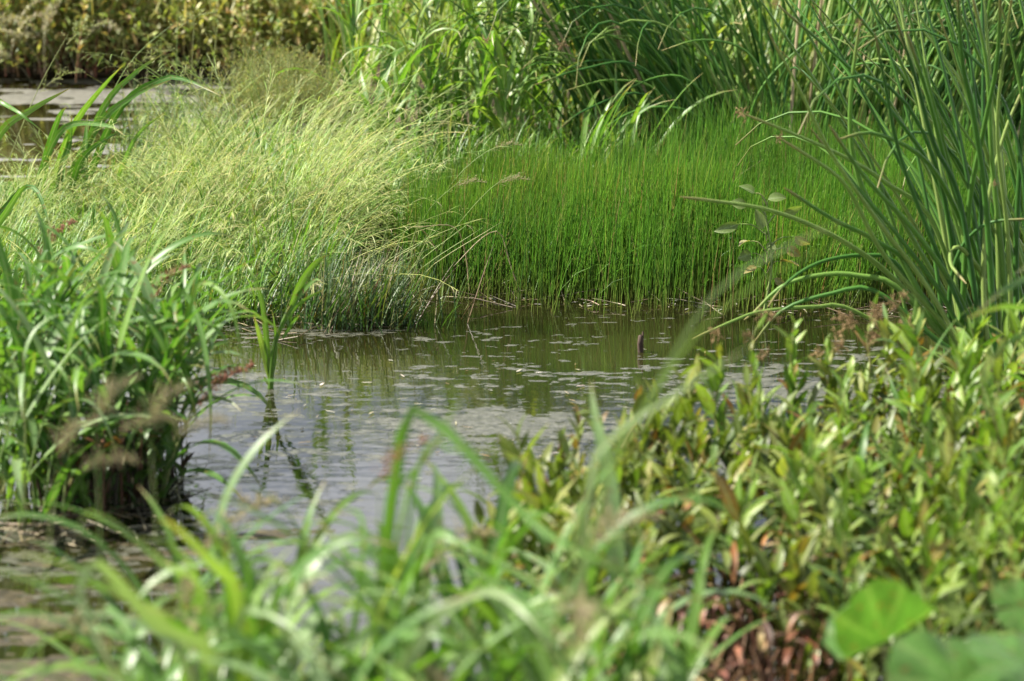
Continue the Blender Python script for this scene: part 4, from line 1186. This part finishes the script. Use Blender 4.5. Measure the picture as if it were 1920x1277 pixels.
HB = [('grass blade folded pale over at the lower left, close to the camera', [([(430, 1500, 3.1), (400, 1250, 3.05), (300, 1180, 3.0), (190, 1060, 2.95), (150, 1090, 2.9), (160, 1150, 2.9), (230, 1290, 2.85)], 0.020),
       ([(420, 1500, 3.1), (330, 1200, 3.05), (230, 1120, 3.0), (130, 1060, 3.0), (0, 1030, 2.95)], 0.012), ([(440, 1500, 3.1), (400, 1150, 3.1), (300, 1050, 3.0), (180, 960, 3.0), (148, 990, 2.95), (152, 1040, 2.9)], 0.009)]),
      ('bright grass with a broad blade folded at its tip, lower left', [([(480, 1500, 3.2), (450, 1150, 3.15), (400, 1060, 3.1), (325, 985, 3.05), (300, 975, 3.0)], 0.024), ([(460, 1500, 3.2), (440, 1180, 3.2), (425, 1010, 3.1), (440, 985, 3.1)], 0.026),
       ([(450, 1500, 3.2), (380, 1150, 3.15), (330, 1030, 3.1), (260, 1010, 3.1), (228, 1045, 3.05)], 0.010), ([(470, 1500, 3.2), (510, 1150, 3.1), (560, 1050, 3.1), (620, 960, 3.05)], 0.012),
       ([(480, 1500, 3.2), (470, 1150, 3.1), (480, 1040, 3.1), (540, 1080, 3.0), (560, 1130, 3.0)], 0.012)]),
      ('pale grass blade sweeping down right at the bottom middle', [([(400, 1500, 3.2), (440, 1200, 3.1), (490, 1150, 3.0), (560, 1190, 2.95), (660, 1290, 2.9)], 0.013), ([(620, 1560, 3.1), (760, 1250, 3.0), (900, 1110, 3.0), (1000, 1170, 2.9), (1070, 1290, 2.9)], 0.016)]),
      ('grass with a dark green blade sloping down right across the pond, centre foreground', [([(660, 1500, 3.3), (720, 1100, 3.3), (740, 900, 3.25), (775, 765, 3.2), (880, 850, 3.15), (1000, 980, 3.1), (1120, 1050, 3.0), (1300, 1120, 3.0), (1390, 1130, 2.95)], 0.017),
       ([(680, 1500, 3.3), (720, 1000, 3.3), (800, 860, 3.25), (850, 770, 3.2), (910, 690, 3.15)], 0.010), ([(700, 1500, 3.3), (780, 900, 3.3), (860, 850, 3.2), (950, 850, 3.2), (1010, 890, 3.15)], 0.008),
       ([(700, 1500, 3.3), (740, 1050, 3.3), (780, 880, 3.25), (850, 800, 3.2)], 0.011), ([(720, 1500, 3.3), (770, 1180, 3.3), (800, 1010, 3.2), (860, 1020, 3.15), (1000, 1090, 3.1), (1060, 1140, 3.0)], 0.014), ([(640, 1500, 3.3), (680, 1050, 3.3), (640, 950, 3.2), (560, 950, 3.2)], 0.010)]),
      ('pair of long pale blades leaning right over the smartweed, centre right foreground', [([(1000, 1500, 3.4), (1080, 1000, 3.35), (1205, 770, 3.3), (1330, 560, 3.25), (1450, 475, 3.2), (1610, 400, 3.1)], 0.008), ([(1020, 1500, 3.4), (1110, 1000, 3.35), (1260, 690, 3.3), (1420, 530, 3.2), (1700, 405, 3.05)], 0.006),
       ([(1000, 1500, 3.4), (1100, 950, 3.3), (1150, 820, 3.3), (1250, 750, 3.2), (1420, 640, 3.1)], 0.012)])]
for lab, bl in HB:
    x0, y0, d0 = bl[0][0][0]
    b = U(x0, y0, d0)
    t = thing('foreground_grass', lab, 'grass', (b[0], b[1], 0.0))
    for tr, wd in bl:
        hm = M_paleblade if 'pale' in lab else M_leaf2 if 'bright' in lab else M_leaf
        kd = 0.94 if 'pair' in lab else 1.0
        sp = RNG.uniform(-90, 90)
        tr = [(tr[0][0] + sp, tr[0][1] + 150, tr[0][2] * kd)] + [(x_, y_, d_ * kd) for x_, y_, d_ in tr[1:]]
        hero_blade(t, 'leaf', tr, wd * kd, hm, roll=RNG.uniform(-0.3, 0.3), n=24)
b = U(712, 1500, 3.2)
t = thing('seeding_stalk', 'blurred rusty seed head standing before the pond, centre foreground', 'grass', (b[0], b[1], 0.0))
hero_blade(t, 'culm', [(712, 1500, 3.2), (710, 1100, 3.2), (712, 900, 3.2)], 0.004, M_culm, tube=True, n=10)
link('panicle', PAN_RUST[0], t, U(712, 905, 3.2) - np.array(t.location), (0, 0.2, 0), (0.75, 0.75, 0.62))

# ------------------------------------------------------------------ smartweed stand at the right
WSTEM = []
for i in range(6):
    P, S = arcs(np.array([[0, 0, -0.04]]), np.array([0.0]), np.array([RNG.uniform(0.0, 0.25)]), np.array([RNG.uniform(-0.1, 0.35)]), np.array([1.04]), 11, 1.2, 0.4)
    P[0, :, 1] += 0.02 * np.sin(np.arange(11) * 1.9 + i)
    v, q, uv = tube_arrays(P, np.linspace(0.0085, 0.004, 11)[None], 5)
    tc = np.linspace(0, 1, 11)[:, None]
    c = np.array([0.20, 0.065, 0.035]) * (1 - tc) + np.array([0.17, 0.22, 0.06]) * tc
    WSTEM.append((build_mesh('stem', [(v, q, uv, np.repeat(c, 5, 0))], M_weedstem), P[0]))


def weed_plant(t, h, nl, ll, low=0.35, leafset=None):
    leafset = leafset or WEEDL
    me, P = WSTEM[RNG.integers(6)]
    a = RNG.uniform(0, 6.28)
    link('stem', me, t, (0, 0, 0), (0, 0, a), (h, h, h))
    ca, sa = math.cos(a), math.sin(a)
    ph = RNG.uniform(0, 6.28)
    for k in range(nl):
        tt = (low + (1 - low) * (k + 0.5) / nl) * 10
        i0 = min(int(tt), 9)
        p = (P[i0] + (P[i0 + 1] - P[i0]) * (tt - i0)) * h
        s = ll * RNG.uniform(0.7, 1.2) * (0.75 if k > nl - 4 else 1)
        up = k / nl
        link('leaf', leafset[RNG.integers(10)], t, (p[0] * ca - p[1] * sa, p[0] * sa + p[1] * ca, p[2]),
             (RNG.normal(0, 0.25), RNG.normal(0.5 - 0.5 * up, 0.33), ph + k * 2.4 + RNG.normal(0, 0.4)), (s, s * RNG.uniform(0.8, 1.25), s))


STAND = gpoly([(890, 1190), (970, 1110), (1060, 1050), (1180, 1010), (1300, 985), (1440, 925), (1560, 905), (1700, 885), (1960, 820), (2050, 1000), (2080, 1330), (1900, 1420), (1620, 1400), (1480, 1290), (1250, 1290), (1040, 1260)])
pts = sample(STAND, 380)
keep = []
for p in pts:
    if all((p[0] - q_[0]) ** 2 + (p[1] - q_[1]) ** 2 > 0.055 ** 2 for q_ in keep):
        keep.append(p)
keep = keep[:140]
keep.sort(key=lambda p_: p_[0] / p_[1])
wc_ = {}
for p in keep:
    xp = 960 + FPX * p[0] / p[1]
    yp = 638.5 + FPX * math.tan(math.atan2(CAM_H, p[1]) - PITCH)
    z_ = ('at the pond tip of the stand' if xp < 1150 else 'above the red stalks' if xp < 1500 and yp > 1090 else 'along the open-water side of the stand' if xp < 1450 else
          'around the round leaves' if yp > 1120 else 'in front of the near bulrush' if yp < 960 else 'in the middle of the stand' if xp < 1720 else 'under the pale arching blades')
    h = RNG.choice([RNG.uniform(0.18, 0.28), RNG.uniform(0.27, 0.36), RNG.uniform(0.36, 0.43)], p=[0.35, 0.45, 0.2]) * np.interp(xp, [900, 1100, 1300, 1500, 1900], [0.66, 0.82, 0.84, 0.88, 1.0])
    bare = 1150 < xp < 1500 and p[1] < 4.35
    olive = RNG.random() < np.interp(xp, [950, 1250, 1500, 1800], [0.95, 0.85, 0.6, 0.15])
    k_ = '%s %s smartweed plant' % ('tall' if h > 0.29 else 'low', 'olive-brown' if olive else 'bright green')
    wc_[(k_, z_)] = wc_.get((k_, z_), 0) + 1
    t = thing('smartweed', '%s %s, %s' % (ORD[min(28, wc_[(k_, z_)] - 1)], k_, z_), 'weed', (p[0], p[1], 0.0), 'smartweed stand beside the near bulrush')
    weed_plant(t, h, 20 if not bare else 14, RNG.uniform(0.055, 0.088), 0.3 if not bare else 0.5, WEEDO if olive else WEEDL)
# leafy undergrowth and red stalks of that stand
NB = 3200
pts = sample(STAND, NB)
z = RNG.uniform(0.03, 0.20, NB)
xp = 960 + FPX * pts[:, 0] / pts[:, 1]
m = ~((xp > 1120) & (xp < 1520) & (pts[:, 1] < 4.4) & (z < 0.15))
pts, z = pts[m], z[m]; NB = len(pts)
P, S = arcs(np.c_[pts, z], RNG.uniform(0, 6.28, NB), RNG.uniform(0.1, 1.0, NB), RNG.uniform(0.1, 1.3, NB), RNG.uniform(0.05, 0.1, NB), 6, 1.2)
W = leaf_profile(6)[None] * RNG.uniform(0.011, 0.02, (NB, 1))
c = palette([(0.10, 0.15, 0.03), (0.15, 0.20, 0.045), (0.07, 0.10, 0.025), (0.20, 0.18, 0.04), (0.22, 0.10, 0.04)], NB, 0.16, [4, 4, 3, 1.4, 0.7])
o = link('smartweed_undergrowth', build_mesh('smartweed_undergrowth', [lance(P, W, S, 0.3, c)], M_attr))
stuff(o, 'mass of lower smartweed leaves filling the right foreground stand', 'weed')
NR = 150
pts = sample(gpoly([(1100, 1290), (1180, 1180), (1350, 1150), (1500, 1170), (1560, 1330), (1300, 1400)]), NR)
P, S = arcs(np.c_[pts, np.full(NR, -0.03)], RNG.uniform(0, 6.28, NR), RNG.uniform(0, 0.7, NR), RNG.uniform(-0.3, 0.6, NR), RNG.uniform(0.05, 0.17, NR), 5)
v, q, uv = tube_arrays(P, np.linspace(0.0024, 0.001, 5)[None] * RNG.uniform(0.7, 1.6, (NR, 1)), 4)
NW = 170
p2 = sample(gpoly([(1080, 1290), (1180, 1190), (1350, 1150), (1500, 1170), (1560, 1330), (1300, 1400)]), NW)
WP, WS = arcs(np.c_[p2, RNG.uniform(0.0, 0.17, NW)], RNG.uniform(0, 6.28, NW), RNG.uniform(0.6, 2.4, NW), RNG.uniform(0.2, 1.5, NW), RNG.uniform(0.03, 0.075, NW), 6)
wl = lance(WP, leaf_profile(6)[None] * RNG.uniform(0.006, 0.014, (NW, 1)), WS, 0.5, palette([(0.14, 0.05, 0.03), (0.20, 0.09, 0.05), (0.06, 0.03, 0.02), (0.24, 0.18, 0.08)], NW, 0.2))
o = link('red_stalks', build_mesh('red_stalks', [wl, (v, q, uv, rep(palette([(0.13, 0.045, 0.025), (0.07, 0.03, 0.02), (0.22, 0.12, 0.065)], NR), 20))], M_weedstem))
stuff(o, 'tangle of reddish smartweed stalks and roots at the foot of the right stand', 'weed')
# withered pinkish flowering tops above the stand
for i, (x, y, h, lab) in enumerate([(1610, 900, 0.36, 'withered brownish smartweed top left of the near bulrush'), (1400, 930, 0.36, 'dry pinkish smartweed top rising at the middle of the stand'), (1655, 905, 0.36, 'tallest withered smartweed top before the near bulrush'), (1575, 915, 0.33, 'short withered smartweed top above the stand, left of the others')]):
    b = G(x, y)
    t = thing('smartweed', lab, 'weed', (b[0], b[1], 0.0))
    weed_plant(t, h, 10, 0.06, 0.4)
    for k in range(5):
        link('seed_spike', SPK[k % 4], t, (RNG.normal(0, 0.03), RNG.normal(0, 0.03), h * RNG.uniform(0.8, 1.08)), (RNG.normal(0, 0.6), RNG.normal(0, 0.6), 0), (0.6, 0.6, 0.9))

# ------------------------------------------------------------------ pale arching blades at the right edge
b = U(1935, 1100, 4.2)
t = thing('marsh_grass', 'pale broad grass blades arching in from the right edge above the smartweed', 'grass', (b[0], b[1], 0.0))
for tr, wd in [([(1960, 1000, 4.2), (1985, 620, 4.2), (1900, 575, 4.1), (1840, 585, 4.05), (1812, 600, 4.0)], 0.02), ([(1960, 1000, 4.2), (2010, 600, 4.2), (1960, 520, 4.2), (1880, 545, 4.1), (1830, 590, 4.0)], 0.022),
               ([(1950, 1000, 4.2), (1980, 640, 4.2), (1920, 625, 4.1), (1860, 670, 4.05), (1840, 700, 4.0)], 0.015), ([(1940, 1000, 4.2), (1960, 560, 4.2), (1940, 500, 4.2), (1900, 515, 4.1)], 0.018)]:
    hero_blade(t, 'leaf', tr, wd, M_leaf, roll=RNG.uniform(-0.3, 0.3), n=18)
for x, y, lab in [(1880, 1020, 'marsh grass growing among the smartweed at the right edge'), (1560, 1150, 'marsh grass tuft rising among the smartweed in the middle of the stand'), (1700, 980, 'marsh grass growing through the back of the smartweed stand')]:
    b = G(x, y)
    t = thing('marsh_grass', lab, 'grass', (b[0], b[1], 0.0))
    grass_plant(t, 0.32, 0.0, 0.15, 0.3, 6, 0.2, 1.2, None, 2)

# ------------------------------------------------------------------ large round leaves at the lower right
def round_leaf(fold, cup, tilt, name='leaf', nr=9, na=73):
    """round leaf with a notch, folded along its midrib"""
    r = np.linspace(0.0, 1, nr)[:, None]
    a = np.linspace(-PI * 0.97, PI * 0.97, na)[None]
    edge = 1 + 0.035 * np.sin(a * 5 + 1) + 0.02 * np.sin(a * 13) - 0.16 * np.exp(-((np.abs(a) - PI) / 0.5) ** 2) + 0.12 * np.exp(-(a / 0.35) ** 2)
    X = r * edge * np.cos(a)
    Y = r * edge * np.sin(a)
    Z = np.abs(Y) * fold + cup * (X ** 2 + Y ** 2) + 0.03 * np.sin(a * 7) * r ** 2
    V = np.stack([X, Y, Z], -1).reshape(-1, 3)
    i = np.arange(nr * na).reshape(nr, na)
    q = np.stack([i[:-1, :-1], i[:-1, 1:], i[1:, 1:], i[1:, :-1]], -1).reshape(-1, 4)
    uv = np.stack([Y * 0.5 + 0.5, X * 0.3 + 0.4], -1).reshape(-1, 2)
    vein = np.exp(-((((np.arange(na) + 4) % 9) - 4) / 0.8) ** 2)[None, :, None] * (r[..., None] > 0.05)
    vein = np.broadcast_to(vein, (nr, na, 1)).reshape(-1, 1)
    V[:, 2] -= 0.025 * vein[:, 0] * np.repeat(r[:, 0], na)
    blot = fbm(X * 3 + 5, Y * 3 + 5, 23, 3).reshape(-1, 1)
    colr = np.array([0.085, 0.185, 0.04]) * (0.4 + 1.2 * blot) * (1 - 0.6 * vein) + np.array([0.19, 0.30, 0.10]) * 0.6 * vein
    return build_mesh(name, [(V, q, uv, colr)], M_big)


RL1 = round_leaf(0.95, 0.05, 0)
RL2 = round_leaf(0.18, -0.12, 0)
for x, y, d, s, rot, me, lab in [(1655, 1205, 3.3, 0.072, (-0.55, -0.42, 0.3), RL1, 'folded round leaf glowing green against the light at the lower right'),
                                 (1800, 1290, 3.0, 0.095, (0.4, -0.2, 0.9), RL2, 'large round leaf cut by the bottom edge at the lower right'),
                                 (1925, 1245, 3.0, 0.075, (0.1, -0.3, 2.2), RL2, 'large round leaf in the bottom right corner'),
                                 (1915, 1140, 3.3, 0.045, (0.6, 0.1, 0.2), RL2, 'small dark round leaf above the bottom right corner')]:
    c_ = U(x, y, d)
    t = thing('round_leaf_plant', lab, 'leaf plant', (c_[0] + 0.02, c_[1] + 0.04, 0.0))
    lo = np.array(t.location)
    link('leaf', me, t, c_ - lo, rot, (s, s, s))
    P = spline([np.array([0, 0, -0.04]), (c_ - lo) * 0.5 + np.array([0.01, 0.01, 0]), c_ - lo - np.array([0, 0, 0.002])], 8)
    v, q, uv = tube_arrays(P[None], np.full((1, 8), 0.0025), 6)
    link('leaf_stalk', build_mesh('leaf_stalk', [(v, q, uv, (0.2, 0.25, 0.1))], M_culm), t)
# floating pad in the back water
b = G(20, 378)
t = thing('lily_pad', 'small yellow-green lily pad on the back water at the left edge', 'lily pad', (b[0], b[1], 0.0))
link('leaf', RL1, t, (0, 0, 0.02), (0.2, 0.1, 0.3), (0.05, 0.05, 0.03))
